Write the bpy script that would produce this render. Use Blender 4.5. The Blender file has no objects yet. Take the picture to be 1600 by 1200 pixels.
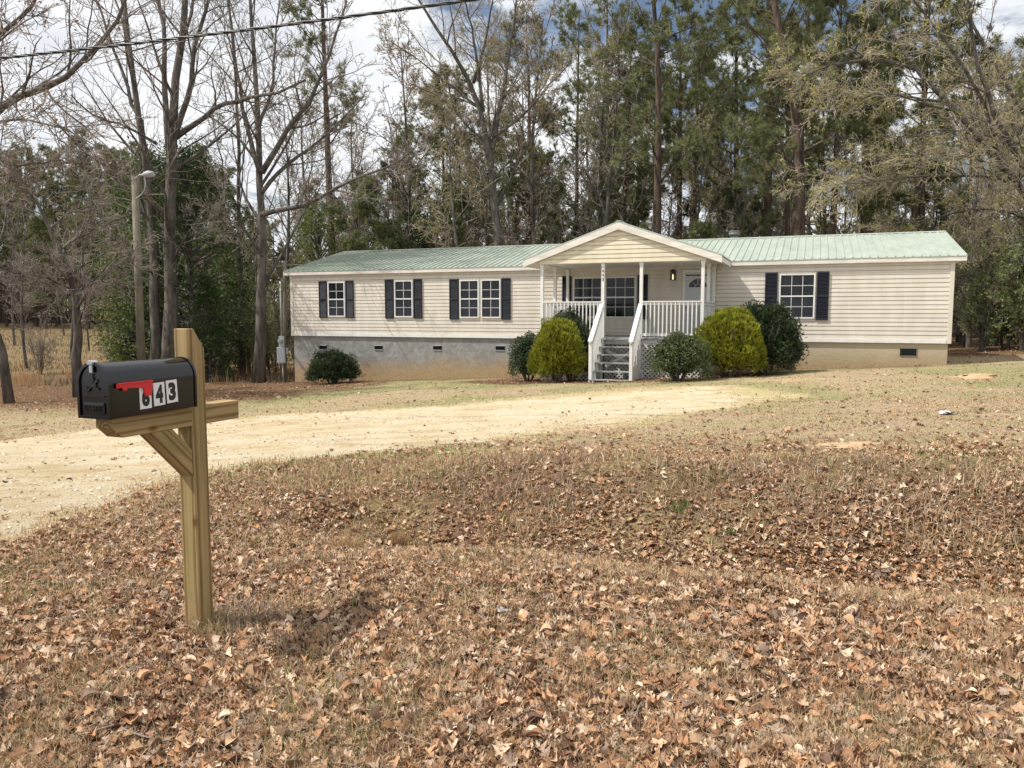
import bpy, math, random
import numpy as np
from mathutils import Vector, Matrix
rng = np.random.default_rng(7)
random.seed(7)
sc = bpy.context.scene
COL = sc.collection
EYE = 1.5
F = 1202.0
PITCH = math.atan(109 / F)

# ------------------------------------------------------------------ helpers
def ray(px, py):
    cx = (px - 800) / F; cy = (600 - py) / F
    return np.array([cx, math.cos(PITCH) + cy * math.sin(PITCH), -math.sin(PITCH) + cy * math.cos(PITCH)])
def W(px, py, Y):
    r = ray(px, py); t = Y / r[1]
    return np.array([r[0] * t, Y, EYE + r[2] * t])

def vnoise(x, y, seed=0):
    x = np.asarray(x, float); y = np.asarray(y, float)
    xi = np.floor(x).astype(np.int64); yi = np.floor(y).astype(np.int64)
    xf = x - xi; yf = y - yi
    xf = xf * xf * (3 - 2 * xf); yf = yf * yf * (3 - 2 * yf)
    def h(a, b):
        n = (a * 374761393 + b * 668265263 + seed * 974634777) & 0x7fffffff
        n = ((n ^ (n >> 13)) * 1274126177) & 0x7fffffff
        return ((n ^ (n >> 16)) & 0xffff) / 65535.0
    return (h(xi, yi) * (1 - xf) + h(xi + 1, yi) * xf) * (1 - yf) + (h(xi, yi + 1) * (1 - xf) + h(xi + 1, yi + 1) * xf) * yf
def fbm(x, y, o=4, seed=0):
    s = 0; a = 0.5; f = 1.0
    for i in range(o):
        s = s + a * vnoise(x * f, y * f, seed + i); a *= .5; f *= 2.03
    return s / (1 - .5 ** o)
def sstep(x, a, b):
    t = np.clip((x - a) / (b - a), 0, 1); return t * t * (3 - 2 * t)

def st(x, y):
    return .36 * x + .933 * y, .933 * x - .36 * y

def hz(x, y, ditch=True):
    x = np.asarray(x, float); y = np.asarray(y, float)
    b = .2 + .0456 * x - .0336 * y
    lo = -1.62
    k = .18
    b = lo + np.logaddexp(0, (b - lo) / k) * k
    b = .75 - np.logaddexp(0, (.75 - b) / k) * k
    b = b + sstep(y, 48, 115) * 1.5 * sstep(-x, -10, 25) + sstep(y, 60, 260) * .6
    s, t = st(x, y)
    w = sstep(t, -4.1, -2.9)
    s = s + (vnoise(x * .45, y * .45, 77) - .5) * .9
    prof = -.33 * np.exp(-((s - 5.35) / np.where(s < 5.35, .75, .95)) ** 2) + .10 * np.exp(-((s - 7.3) / .8) ** 2)
    if ditch:
        b = b + w * prof
    b = b + (fbm(x * .8, y * .8, 3, 5) - .5) * .09 * sstep(y, 1, 3) + (fbm(x * 3.1, y * 3.1, 2, 9) - .5) * .03 * (1 - sstep(y, 12, 20))
    b = b - sstep(-s, -1.9, -1.2) * .06
    return b
def G(px, py):
    r = ray(px, py); ts = np.concatenate([np.arange(1.5, 60, .02), np.arange(60, 300, .2)])
    P = r[None] * ts[:, None]; z = EYE + P[:, 2]
    d = z - hz(P[:, 0], P[:, 1]); i = np.argmax(d < 0)
    if i == 0: i = len(ts) - 1
    return np.array([P[i, 0], P[i, 1], hz(P[i, 0], P[i, 1])])
def gz(x, y): return float(hz(x, y))

class Geo:
    def __init__(s): s.v = []; s.f = []; s.c = []; s.n = 0; s.smooth = []
    def add(s, v, f, col=None, m=0, smooth=False):
        v = np.asarray(v, float).reshape(-1, 3); 
        if not isinstance(f, list) or (len(f) and not isinstance(f[0], np.ndarray)): f = [np.asarray(f, np.int64)]
        for a in f:
            a = np.asarray(a, np.int64)
            if a.size: s.f.append((a + s.n, m, smooth))
        s.v.append(v)
        c = np.ones((len(v), 4)) 
        if col is not None: c[:, :3] = col
        s.c.append(c); s.n += len(v)
        return s
    def box(s, x0, x1, y0, y1, z0, z1, m=0, col=None):
        v = [(x0,y0,z0),(x1,y0,z0),(x1,y1,z0),(x0,y1,z0),(x0,y0,z1),(x1,y0,z1),(x1,y1,z1),(x0,y1,z1)]
        f = np.array([(0,3,2,1),(4,5,6,7),(0,1,5,4),(1,2,6,5),(2,3,7,6),(3,0,4,7)])
        return s.add(v, f, col, m)
    def hexa(s, v, m=0):
        f = np.array([(0,3,2,1),(4,5,6,7),(0,1,5,4),(1,2,6,5),(2,3,7,6),(3,0,4,7)])
        return s.add(v, f, None, m)
    def prism(s, poly, axis, a, b, m=0):
        # poly: list of 2D points, extruded along axis from a to b
        n = len(poly); v = []
        for w in (a, b):
            for p in poly:
                q = list(p); q.insert(axis, w); v.append(q)
        s.add(v, [np.array([list(range(n))[::-1]]), np.array([[n + i for i in range(n)]]), np.array([(i, (i + 1) % n, n + (i + 1) % n, n + i) for i in range(n)])], None, m)
        return s
    def bar(s, p, q, w, h=None, m=0):
        # rectangular bar between two points (w across, h the other way)
        h = h or w; p = np.array(p, float); q = np.array(q, float); d = q - p; d /= np.linalg.norm(d)
        up = np.array([0, 0, 1.]) if abs(d[2]) < .95 else np.array([0, 1., 0])
        a = np.cross(d, up); a /= np.linalg.norm(a); b = np.cross(a, d)
        v = []
        for c in (p, q):
            for sa, sb in ((-1,-1),(1,-1),(1,1),(-1,1)): v.append(c + a * sa * w / 2 + b * sb * h / 2)
        return s.hexa(v, m)
    def cyl(s, p, q, r0, r1=None, k=12, m=0, smooth=True):
        r1 = r0 if r1 is None else r1
        P = np.array([[p, q]], float); s.tubes(P, np.array([[r0, r1]]), k, m=m, caps=True, smooth=smooth); return s
    def tubes(s, P, R, k=6, col=None, m=0, caps=False, smooth=True):
        M, N = P.shape[:2]
        T = np.gradient(P, axis=1) if N > 2 else np.repeat((P[:, 1:] - P[:, :1]), 2, 1)
        T /= np.linalg.norm(T, axis=2, keepdims=True) + 1e-9
        ref = np.zeros((M, 1, 3)); mean = T.mean(1)
        big = np.abs(mean[:, 2]) > .8
        ref[:, 0, 2] = ~big; ref[:, 0, 0] = big
        A = np.cross(T, ref); A /= np.linalg.norm(A, axis=2, keepdims=True) + 1e-9
        B = np.cross(T, A)
        th = np.arange(k) * 2 * math.pi / k
        V = P[:, :, None] + R[:, :, None, None] * (A[:, :, None] * np.cos(th)[None, None, :, None] + B[:, :, None] * np.sin(th)[None, None, :, None])
        idx = np.arange(M * N * k).reshape(M, N, k)
        a = idx[:, :-1]; b = idx[:, 1:]
        q = np.stack([a, np.roll(a, -1, 2), np.roll(b, -1, 2), b], -1).reshape(-1, 4)[:, ::-1]
        fs = [q]
        if caps: fs += [idx[:, 0], idx[:, -1][:, ::-1]]
        c = None
        if col is not None: c = np.repeat(np.broadcast_to(col, (M, 3)), N * k, 0)
        s.add(V.reshape(-1, 3), fs, c, m, smooth)
        return s
    def build(s, name, mats, parent=None, shift=None, sharp=None):
        me = bpy.data.meshes.new(name)
        v = np.concatenate(s.v); 
        if shift is not None: v = v - np.asarray(shift)
        me.vertices.add(len(v)); me.vertices.foreach_set('co', v.astype(np.float32).ravel())
        nl = sum(a.size for a, _, _ in s.f); nf = sum(len(a) for a, _, _ in s.f)
        me.loops.add(nl); me.polygons.add(nf)
        li = np.concatenate([a.ravel() for a, _, _ in s.f])
        ks = np.concatenate([np.full(len(a), a.shape[1]) for a, _, _ in s.f])
        starts = np.concatenate([[0], np.cumsum(ks)[:-1]])
        me.loops.foreach_set('vertex_index', li.astype(np.int32))
        me.polygons.foreach_set('loop_start', starts.astype(np.int32))
        me.polygons.foreach_set('material_index', np.concatenate([np.full(len(a), m) for a, m, _ in s.f]).astype(np.int32))
        me.polygons.foreach_set('use_smooth', np.concatenate([np.full(len(a), sm) for a, _, sm in s.f]))
        at = me.color_attributes.new('Col', 'FLOAT_COLOR', 'POINT')
        at.data.foreach_set('color', np.concatenate(s.c).astype(np.float32).ravel())
        me.update(calc_edges=True)
        for mt in (mats if isinstance(mats, (list, tuple)) else [mats]): me.materials.append(mt)
        o = bpy.data.objects.new(name, me); COL.objects.link(o)
        if parent is not None: o.parent = parent
        return o

def empty(name, loc=(0, 0, 0), rz=0.0, parent=None):
    o = bpy.data.objects.new(name, None); COL.objects.link(o)
    o.location = loc; o.rotation_euler = (0, 0, rz); o.empty_display_size = .2
    if parent is not None: o.parent = parent
    return o
def tag(o, label=None, cat=None, group=None, kind=None):
    if label: o['label'] = label
    if cat: o['category'] = cat
    if group: o['group'] = group
    if kind: o['kind'] = kind
    return o
def bevel(o, w, seg=2):
    m = o.modifiers.new('bevel', 'BEVEL'); m.width = w; m.segments = seg; m.limit_method = 'ANGLE'; return o
def copy_tree(root, **kw):
    r = root.copy(); COL.objects.link(r)
    for ch in [c for c in bpy.data.objects if c.parent == root]:
        c = ch.copy(); COL.objects.link(c); c.parent = r
        for g in [d for d in bpy.data.objects if d.parent == ch]:
            e = g.copy(); COL.objects.link(e); e.parent = c
    return r

# ------------------------------------------------------------------ materials
class NT:
    def __init__(s, name):
        s.m = bpy.data.materials.new(name); s.m.use_nodes = True; s.t = s.m.node_tree; s.t.nodes.clear()
        s.out = s.n('ShaderNodeOutputMaterial')
    def n(s, ty, **kw):
        d = s.t.nodes.new(ty)
        for k, v in kw.items():
            if k.startswith('i_'):
                key = k[2:]; key = int(key) if key.isdigit() else key.replace('_', ' ')
                d.inputs[key].default_value = v
            else: setattr(d, k, v)
        return d
    def l(s, a, ai, b, bi): s.t.links.new(a.outputs[ai], b.inputs[bi])
    def coord(s, scale=(1, 1, 1), kind='Object'):
        tc = s.n('ShaderNodeTexCoord'); mp = s.n('ShaderNodeMapping'); mp.inputs['Scale'].default_value = scale
        s.l(tc, kind, mp, 'Vector'); return mp
    def noise(s, mp, scale, detail=6, rough=.6, dist=0):
        d = s.n('ShaderNodeTexNoise'); d.inputs['Scale'].default_value = scale; d.inputs['Detail'].default_value = detail
        d.inputs['Roughness'].default_value = rough; d.inputs['Distortion'].default_value = dist
        s.l(mp, 0, d, 'Vector'); return d
    def ramp(s, src, so, stops):
        r = s.n('ShaderNodeValToRGB'); e = r.color_ramp.elements
        while len(e) < len(stops): e.new(.5)
        for i, (p, c) in enumerate(stops):
            e[i].position = p; e[i].color = (c, c, c, 1) if not hasattr(c, '__len__') else (*c, 1)
        s.l(src, so, r, 'Fac'); return r
    def mix(s, a, ao, b, bo, fac=None, fo=None, mode='MIX', f=.5):
        x = s.n('ShaderNodeMix', data_type='RGBA', blend_type=mode); x.inputs[0].default_value = f
        if fac is not None: s.l(fac, fo, x, 0)
        for src, so, k in ((a, ao, 6), (b, bo, 7)):
            if isinstance(src, tuple): x.inputs[k].default_value = (*src, 1)
            else: s.l(src, so, x, k)
        return x
    def bsdf(s, col, co=None, rough=.8, spec=.3, metal=0, bump=None, bo=0, bstr=.3, bdist=.02, **kw):
        b = s.n('ShaderNodeBsdfPrincipled')
        if isinstance(col, tuple): b.inputs['Base Color'].default_value = (*col, 1)
        else: s.l(col, co, b, 'Base Color')
        if isinstance(rough, (int, float)): b.inputs['Roughness'].default_value = rough
        else: s.l(rough, 0, b, 'Roughness')
        b.inputs['Specular IOR Level'].default_value = spec; b.inputs['Metallic'].default_value = metal
        for k, v in kw.items(): b.inputs[k.replace('_', ' ')].default_value = v
        if bump is not None:
            bp = s.n('ShaderNodeBump'); bp.inputs['Strength'].default_value = bstr; bp.inputs['Distance'].default_value = bdist
            s.l(bump, bo, bp, 'Height'); s.l(bp, 0, b, 'Normal')
        s.l(b, 0, s.out, 'Surface'); return b

def mat_plain(name, c, rough=.5, spec=.4, var=.12, sc_=3, metal=0, bstr=.1, streak=(1, 1, 1), bscale=40, **kw):
    t = NT(name); mp = t.coord(streak); n = t.noise(mp, sc_, 8, .65)
    r = t.ramp(n, 0, [(.3, tuple(x * (1 - var) for x in c)), (.7, tuple(min(1, x * (1 + var * .6)) for x in c))])
    n2 = t.noise(mp, bscale, 4)
    t.bsdf(r, 0, rough, spec, metal, n2, 0, bstr, .003, **kw); return t.m
def mat_leaf(name, trans=.35, rough=.7, nsc=0, spec=.15):
    t = NT(name); a = t.n('ShaderNodeVertexColor', layer_name='Col')
    src, so = a, 0
    if nsc:
        n = t.noise(t.coord(), nsc, 4); r = t.ramp(n, 0, [(.3, .7), (.7, 1.2)])
        src = t.mix(a, 0, r, 0, mode='MULTIPLY', f=1.0); so = 2
    b = t.n('ShaderNodeBsdfPrincipled'); t.l(src, so, b, 'Base Color'); b.inputs['Roughness'].default_value = rough
    b.inputs['Specular IOR Level'].default_value = spec
    tr = t.n('ShaderNodeBsdfTranslucent'); t.l(src, so, tr, 'Color')
    mx = t.n('ShaderNodeMixShader'); mx.inputs[0].default_value = trans
    t.l(b, 0, mx, 1); t.l(tr, 0, mx, 2); t.l(mx, 0, t.out, 'Surface'); return t.m
def mat_bark(name, c0, c1, sc_=6):
    t = NT(name); mp = t.coord((1, 1, .22)); n = t.noise(mp, sc_, 8, .7); n2 = t.noise(t.coord(), .7, 3)
    r = t.ramp(n, 0, [(.35, c0), (.65, c1)])
    r2 = t.ramp(n2, 0, [(.35, .7), (.7, 1.15)]); x = t.mix(r, 0, r2, 0, mode='MULTIPLY', f=1.0)
    t.bsdf(x, 2, .9, .15, 0, n, 0, .9, .03); return t.m

M = {}
M['oak_bark'] = mat_bark('oak_bark', (.055, .048, .042), (.20, .178, .155))
M['twig'] = mat_bark('twig_bark', (.19, .16, .135), (.40, .345, .30), 3)
M['twig_warm'] = mat_bark('warm_twig_bark', (.26, .215, .16), (.50, .42, .32), 3)
M['pine_bark'] = mat_bark('pine_bark', (.05, .035, .026), (.17, .125, .095))
M['needle'] = mat_leaf('pine_needles', .25)
M['leaf'] = mat_leaf('tree_leaves', .3, .5)
M['bush_leaf'] = mat_leaf('bush_leaves', .25, .45, 0, .3)
M['litter'] = mat_leaf('fallen_leaves', .12, .7, 60)
M['grass'] = mat_leaf('grass_blades', .3, .7)
M['white'] = mat_plain('white_paint', (.74, .73, .70), .5, .4, .12, 4, bstr=.15)
M['white_worn'] = mat_plain('worn_white_paint', (.66, .65, .62), .6, .3, .25, 9, bstr=.3)
M['fascia'] = mat_plain('white_fascia', (.72, .68, .62), .5, .4, .22, 2.5, streak=(.5, .5, 3))
M['tread'] = mat_plain('grey_deck_paint', (.27, .28, .28), .7, .3, .2, 5)
M['shutter'] = mat_plain('navy_shutter', (.012, .014, .024), .45, .4, .2, 8)
M['black'] = mat_plain('black_plastic', (.012, .012, .013), .4, .5, .1)
M['concrete'] = None
M['pole_wood'] = mat_bark('weathered_pole', (.13, .115, .085), (.27, .245, .19), 5)
M['galv'] = mat_plain('galvanised', (.42, .43, .43), .45, .5, .15, 6, metal=.3)
M['flue'] = mat_plain('weathered_flue_metal', (.17, .18, .18), .6, .4, .3, 9, metal=.2)
M['greybox'] = mat_plain('grey_box_paint', (.40, .42, .43), .5, .4, .1, 5)
M['red'] = mat_plain('red_plastic', (.62, .018, .025), .35, .5, .08, 10)
M['tile'] = mat_plain('white_sticker', (.75, .75, .75), .4, .4, .06, 20)
M['ink'] = mat_plain('black_ink', (.015, .015, .015), .4, .4, .1)
M['lamp_glow'] = None
M['dark'] = mat_plain('dark_hole', (.008, .008, .009), .8, .1, .1)

def m_siding(name, c):
    t = NT(name); mp = t.coord((.25, 1, 1.2)); n = t.noise(mp, 2.2, 6, .6); n3 = t.noise(t.coord((3, 3, 14)), 9, 3)
    r = t.ramp(n, 0, [(.3, tuple(x * .9 for x in c)), (.7, c)])
    # faint dirt under the eave and at the foot
    tc = t.n('ShaderNodeTexCoord'); sp = t.n('ShaderNodeSeparateXYZ'); t.l(tc, 'Object', sp, 0)
    sm = t.noise(t.coord((1.2, 1, .25)), 3, 5)
    r2 = t.ramp(sm, 0, [(.42, (.86, .84, .80)), (.62, (1, 1, 1))])
    x = t.mix(r, 0, r2, 0, mode='MULTIPLY', f=.6)
    t.bsdf(x, 2, .55, .3, 0, n3, 0, .12, .004); return t.m
M['siding'] = m_siding('cream_siding', (.70, .648, .57))
M['siding_y'] = m_siding('yellowed_siding', (.74, .675, .52))

def m_roof():
    t = NT('green_metal_roof'); mp = t.coord((.6, .15, 1)); n = t.noise(mp, 2.5, 7, .65)
    r = t.ramp(n, 0, [(.3, (.36, .415, .355)), (.7, (.46, .51, .44))])
    n2 = t.noise(t.coord((1, .4, 1)), 6, 6, .7); r2 = t.ramp(n2, 0, [(.35, .85), (.6, 1.03)])
    x = t.mix(r, 0, r2, 0, mode='MULTIPLY', f=.8)
    tc = t.n('ShaderNodeTexCoord'); sp = t.n('ShaderNodeSeparateXYZ'); t.l(tc, 'Object', sp, 0)
    n4 = t.noise(t.coord((.5, .8, 1)), 1.2, 6, .7)
    ad = t.n('ShaderNodeMath', operation='MULTIPLY_ADD'); t.l(n4, 0, ad, 0); ad.inputs[1].default_value = -9.0; t.l(sp, 0, ad, 2)
    gr = t.ramp(ad, 0, [(0, 0), (1, 1)])
    mr = t.n('ShaderNodeMapRange'); t.l(ad, 0, mr, 0); mr.inputs[1].default_value = -3.5; mr.inputs[2].default_value = 8.5
    y = t.mix((.23, .27, .21), 0, x, 2, mr, 0)  # left end painted darker for tree shadows and reflections on the metal
    t.bsdf(y, 2, .42, .5, .15, n2, 0, .08, .005); return t.m
M['roof'] = m_roof()

def m_found():
    t = NT('stucco_foundation'); mp = t.coord((1, 1, 1)); n = t.noise(mp, 3.0, 8, .7, 1.2); n2 = t.noise(mp, 14, 6, .75)
    r = t.ramp(n, 0, [(.3, (.18, .177, .167)), (.5, (.255, .25, .238)), (.7, (.36, .355, .335))])
    tc = t.n('ShaderNodeTexCoord'); sp = t.n('ShaderNodeSeparateXYZ'); t.l(tc, 'Object', sp, 0)
    # stain line climbs with the ground: z + .55 - .033 u (z is local, base at -1.3)
    a = t.n('ShaderNodeMath', operation='MULTIPLY_ADD'); t.l(sp, 0, a, 0); a.inputs[1].default_value = -.033; t.l(sp, 2, a, 2)
    n3 = t.noise(t.coord((.8, 1, .3)), 1.6, 5)
    b = t.n('ShaderNodeMath', operation='MULTIPLY_ADD'); t.l(n3, 0, b, 0); b.inputs[1].default_value = -.55; t.l(a, 0, b, 2)
    mr = t.n('ShaderNodeMapRange'); t.l(b, 0, mr, 0); mr.inputs[1].default_value = .22; mr.inputs[2].default_value = .80
    st_ = t.ramp(n2, 0, [(.3, (.27, .19, .105)), (.7, (.43, .325, .19))])
    mu = t.n('ShaderNodeMapRange'); t.l(sp, 0, mu, 0); mu.inputs[1].default_value = 13; mu.inputs[2].default_value = 18.5; mu.inputs[4].default_value = .75
    rb = t.mix(r, 0, (.50, .42, .28), 0, mu, 0)
    x = t.mix(st_, 0, rb, 2, mr, 0)
    t.bsdf(x, 2, .9, .15, 0, n2, 0, .6, .02); return t.m
M['concrete'] = m_found()

def m_glass():
    t = NT('dark_window_glass'); n = t.noise(t.coord((1, 1, 1)), 1.4, 4, .6); r = t.ramp(n, 0, [(.35, (.004, .005, .006)), (.7, (.022, .025, .028))])
    t.bsdf(r, 0, .08, .35, 0, n, 0, .02, .01); return t.m
M['glass'] = m_glass()
M['screen'] = mat_plain('insect_screen', (.030, .033, .042), .6, .2, .3, 2)
M['door_glass'] = mat_plain('frosted_glass', (.30, .34, .37), .2, .5, .4, 14)
M['door'] = mat_plain('white_door', (.52, .545, .56), .45, .4, .05)

def m_wood():
    t = NT('treated_pine'); tc = t.n('ShaderNodeTexCoord'); 
    a = t.n('ShaderNodeVertexColor', layer_name='Col')   # R=1 grain along z, R=0 grain along y
    sa = t.n('ShaderNodeMapping'); sa.inputs['Scale'].default_value = (30, 30, 1.3); t.l(tc, 'Object', sa, 0)
    n = t.noise(sa, 1.0, 8, .6, 1.2)
    sb = t.n('ShaderNodeMapping'); sb.inputs['Scale'].default_value = (9, 9, .5); t.l(tc, 'Object', sb, 0)
    w = t.n('ShaderNodeTexWave', wave_type='RINGS'); w.rings_direction = 'Z'; t.l(sb, 0, w, 'Vector'); w.inputs['Scale'].default_value = 1.9; w.inputs['Distortion'].default_value = 3.5; w.inputs['Detail'].default_value = 3; w.inputs['Detail Scale'].default_value = 1.2
    r = t.ramp(w, 1, [(.0, (.22, .135, .06)), (.3, (.34, .228, .112)), (.8, (.41, .292, .158))])
    r2 = t.ramp(n, 0, [(.3, (.62, .62, .58)), (.65, (1.05, 1.05, 1.0))])
    x = t.mix(r, 0, r2, 0, mode='MULTIPLY', f=.85)
    n3 = t.noise(t.coord((1, 1, .4)), 4, 4); r3 = t.ramp(n3, 0, [(.4, (.8, .86, .72)), (.65, (1.05, 1.0, .95))])
    y = t.mix(x, 2, r3, 0, mode='MULTIPLY', f=.9)
    sk = t.n('ShaderNodeMapping'); sk.inputs['Scale'].default_value = (7, 7, 3.2); t.l(tc, 'Object', sk, 0)
    vk = t.n('ShaderNodeTexVoronoi'); vk.inputs['Scale'].default_value = 1.3; t.l(sk, 0, vk, 0)
    rk = t.ramp(vk, 0, [(.05, (.38, .28, .2)), (.11, (.8, .72, .62)), (.17, (1, 1, 1))]); z = t.mix(y, 2, rk, 0, mode='MULTIPLY', f=.9)
    t.bsdf(z, 2, .72, .25, 0, n, 0, .5, .004); return t.m
M['wood'] = m_wood()
def m_box():
    t = NT('black_enamel'); n = t.noise(t.coord(), 90, 4, .6); n2 = t.noise(t.coord(), 6, 4)
    r = t.ramp(n2, 0, [(.3, (.003, .0035, .006)), (.7, (.007, .007, .009))])
    rr = t.ramp(n2, 0, [(.3, .07), (.7, .17)])
    t.bsdf(r, 0, rr, .5, 0, n, 0, .05, .002); return t.m
M['enamel'] = m_box()

def m_ground():
    t = NT('ground_soil'); a = t.n('ShaderNodeVertexColor', layer_name='Col')
    mp = t.coord((1, 1, 1)); n = t.noise(mp, 9, 10, .75); n2 = t.noise(mp, 38, 6, .8); n3 = t.noise(mp, 1.1, 5, .6)
    v = t.n('ShaderNodeTexVoronoi'); v.inputs['Scale'].default_value = 16; v.inputs['Randomness'].default_value = 1; t.l(mp, 0, v, 0)
    r = t.ramp(n2, 0, [(.25, .35), (.5, .95), (.75, 1.55)])
    r1 = t.ramp(n, 0, [(.3, (.55, .53, .49)), (.5, (.95, .94, .92)), (.7, (1.3, 1.27, 1.2))])
    r3 = t.ramp(n3, 0, [(.35, (.92, 1.0, .82)), (.65, (1.08, 1.0, 1.0))])
    x = t.mix(a, 0, r, 0, mode='MULTIPLY', f=.85); y = t.mix(x, 2, r1, 0, mode='MULTIPLY', f=1.0); z = t.mix(y, 2, r3, 0, mode='MULTIPLY', f=1.0)
    t.bsdf(z, 2, .95, .05, 0, n2, 0, .8, .03); return t.m
M['ground'] = m_ground()
def m_sand():
    t = NT('pale_sand_gravel'); mp = t.coord((1, 1, 1)); n = t.noise(mp, 60, 8, .85); n1 = t.noise(mp, 1.6, 8, .7)
    rot = t.coord((.35, 2.6, 1)); rot.inputs['Rotation'].default_value = (0, 0, .30); n2 = t.noise(rot, 1.1, 8, .75, .3)
    v = t.n('ShaderNodeTexVoronoi'); v.inputs['Scale'].default_value = 34; t.l(mp, 0, v, 0)
    r = t.ramp(n, 0, [(.28, .45), (.5, .96), (.72, 1.25)])
    c = t.ramp(n1, 0, [(.3, (.56, .43, .25)), (.5, (.68, .575, .405)), (.7, (.73, .65, .51))])
    c2 = t.ramp(n2, 0, [(.33, (.72, .64, .50)), (.5, (.96, .94, .90)), (.7, (1.04, 1.04, 1.03))])
    vr = t.ramp(v, 0, [(.0, 1.12), (.5, .95), (.9, .78)])
    x = t.mix(c, 0, r, 0, mode='MULTIPLY', f=.9); y = t.mix(x, 2, c2, 0, mode='MULTIPLY', f=.85); z = t.mix(y, 2, vr, 0, mode='MULTIPLY', f=.8)
    t.bsdf(z, 2, .95, .05, 0, n, 0, 1.0, .03); return t.m
M['sand'] = m_sand()
M['stone'] = mat_leaf('driveway_stone', 0.0, .9)
M['asphalt'] = mat_plain('asphalt', (.06, .06, .058), .9, .2, .3, 30, bstr=.8)
M['mound'] = mat_plain('orange_sand', (.44, .31, .185), .95, .05, .3, 12, bstr=.9)
M['paper'] = mat_plain('pale_litter', (.55, .58, .66), .6, .3, .1, 9)

# ------------------------------------------------------------------ camera, light, sky
cam = bpy.data.cameras.new('camera'); co = bpy.data.objects.new('camera', cam); COL.objects.link(co)
co.location = (0, 0, EYE); co.rotation_euler = (math.pi / 2 - PITCH, 0, 0)
cam.sensor_width = 36; cam.lens = F / 1600 * 36; cam.clip_end = 3000; cam.clip_start = .05
sc.camera = co
SD = Vector((-.68, -.09, 1.0)).normalized()
sun = bpy.data.lights.new('sun', 'SUN'); sun.energy = 5.8; sun.angle = math.radians(.55); sun.color = (1, .955, .88)
so = bpy.data.objects.new('sun', sun); COL.objects.link(so); so.rotation_euler = SD.to_track_quat('Z', 'Y').to_euler(); so.location = (-20, -8, 30)
w = bpy.data.worlds.new('World'); sc.world = w; w.use_nodes = True; nt = w.node_tree; nt.nodes.clear()
wo = nt.nodes.new('ShaderNodeOutputWorld'); bg = nt.nodes.new('ShaderNodeBackground')
sky = nt.nodes.new('ShaderNodeTexSky'); sky.sky_type = 'NISHITA'; sky.sun_disc = False
sky.sun_elevation = math.asin(SD.z); sky.sun_rotation = math.atan2(SD.x, SD.y)
sky.air_density = 1.0; sky.dust_density = 2.0
geo = nt.nodes.new('ShaderNodeTexCoord'); sep = nt.nodes.new('ShaderNodeSeparateXYZ'); nt.links.new(geo.outputs['Generated'], sep.inputs[0])
def mth(op, a, b=None, c=None):
    m = nt.nodes.new('ShaderNodeMath'); m.operation = op
    for i, q in enumerate((a, b, c)):
        if q is None: continue
        if isinstance(q, (int, float)): m.inputs[i].default_value = q
        else: nt.links.new(q, m.inputs[i])
    return m.outputs[0]
zz = mth('ADD', mth('MAXIMUM', sep.outputs[2], 0.0), .22)
cmb = nt.nodes.new('ShaderNodeCombineXYZ'); nt.links.new(mth('DIVIDE', sep.outputs[0], zz), cmb.inputs[0]); nt.links.new(mth('DIVIDE', sep.outputs[1], zz), cmb.inputs[1]); cmb.inputs[2].default_value = 3.7
cn = nt.nodes.new('ShaderNodeTexNoise'); cn.inputs['Scale'].default_value = 1.5; cn.inputs['Detail'].default_value = 9; cn.inputs['Roughness'].default_value = .62; cn.inputs['Distortion'].default_value = .4
nt.links.new(cmb.outputs[0], cn.inputs['Vector'])
dt = nt.nodes.new('ShaderNodeVectorMath'); dt.operation = 'DOT_PRODUCT'; nt.links.new(geo.outputs['Generated'], dt.inputs[0])
dt.inputs[1].default_value = Vector((.20, .9, .44)).normalized()
hole = mth('MULTIPLY', mth('SMOOTH_MIN', mth('MAXIMUM', mth('MULTIPLY_ADD', dt.outputs['Value'], 12.0, -11.0), 0.0), 1.0, .1), .12)
fac = mth('SUBTRACT', mth('ADD', cn.outputs['Fac'], .10), hole)
mr = nt.nodes.new('ShaderNodeMapRange'); mr.interpolation_type = 'SMOOTHSTEP'; nt.links.new(fac, mr.inputs[0]); mr.inputs[1].default_value = .44; mr.inputs[2].default_value = .56
cr = nt.nodes.new('ShaderNodeValToRGB'); cr.color_ramp.elements[0].position = .35; cr.color_ramp.elements[0].color = (7.6, 7.9, 8.4, 1); cr.color_ramp.elements[1].position = .72; cr.color_ramp.elements[1].color = (10.2, 10.3, 10.5, 1)
cn2 = nt.nodes.new('ShaderNodeTexNoise'); cn2.inputs['Scale'].default_value = 3.2; cn2.inputs['Detail'].default_value = 8; nt.links.new(cmb.outputs[0], cn2.inputs['Vector']); nt.links.new(cn2.outputs['Fac'], cr.inputs[0])
mx = nt.nodes.new('ShaderNodeMix'); mx.data_type = 'RGBA'; nt.links.new(mr.outputs[0], mx.inputs[0]); nt.links.new(sky.outputs[0], mx.inputs[6]); nt.links.new(cr.outputs[0], mx.inputs[7])
nt.links.new(mx.outputs[2], bg.inputs[0]); bg.inputs[1].default_value = .11
nt.links.new(bg.outputs[0], wo.inputs[0])
sc.view_settings.view_transform = 'Standard'; sc.view_settings.look = 'None'; sc.view_settings.exposure = 0

# ------------------------------------------------------------------ ground
NEAR = [G(*p)[:2] for p in [(0, 845), (60, 822), (130, 795), (210, 768), (290, 745), (380, 728), (500, 713), (640, 700), (760, 686), (860, 673), (950, 662), (1050, 650), (1130, 638), (1190, 626), (1225, 614)]]
FAR = [G(*p)[:2] for p in [(1150, 603), (1040, 606), (960, 612), (860, 618), (760, 628), (660, 636), (560, 643), (460, 648), (360, 655), (240, 664), (110, 676), (0, 690)]]
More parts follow.
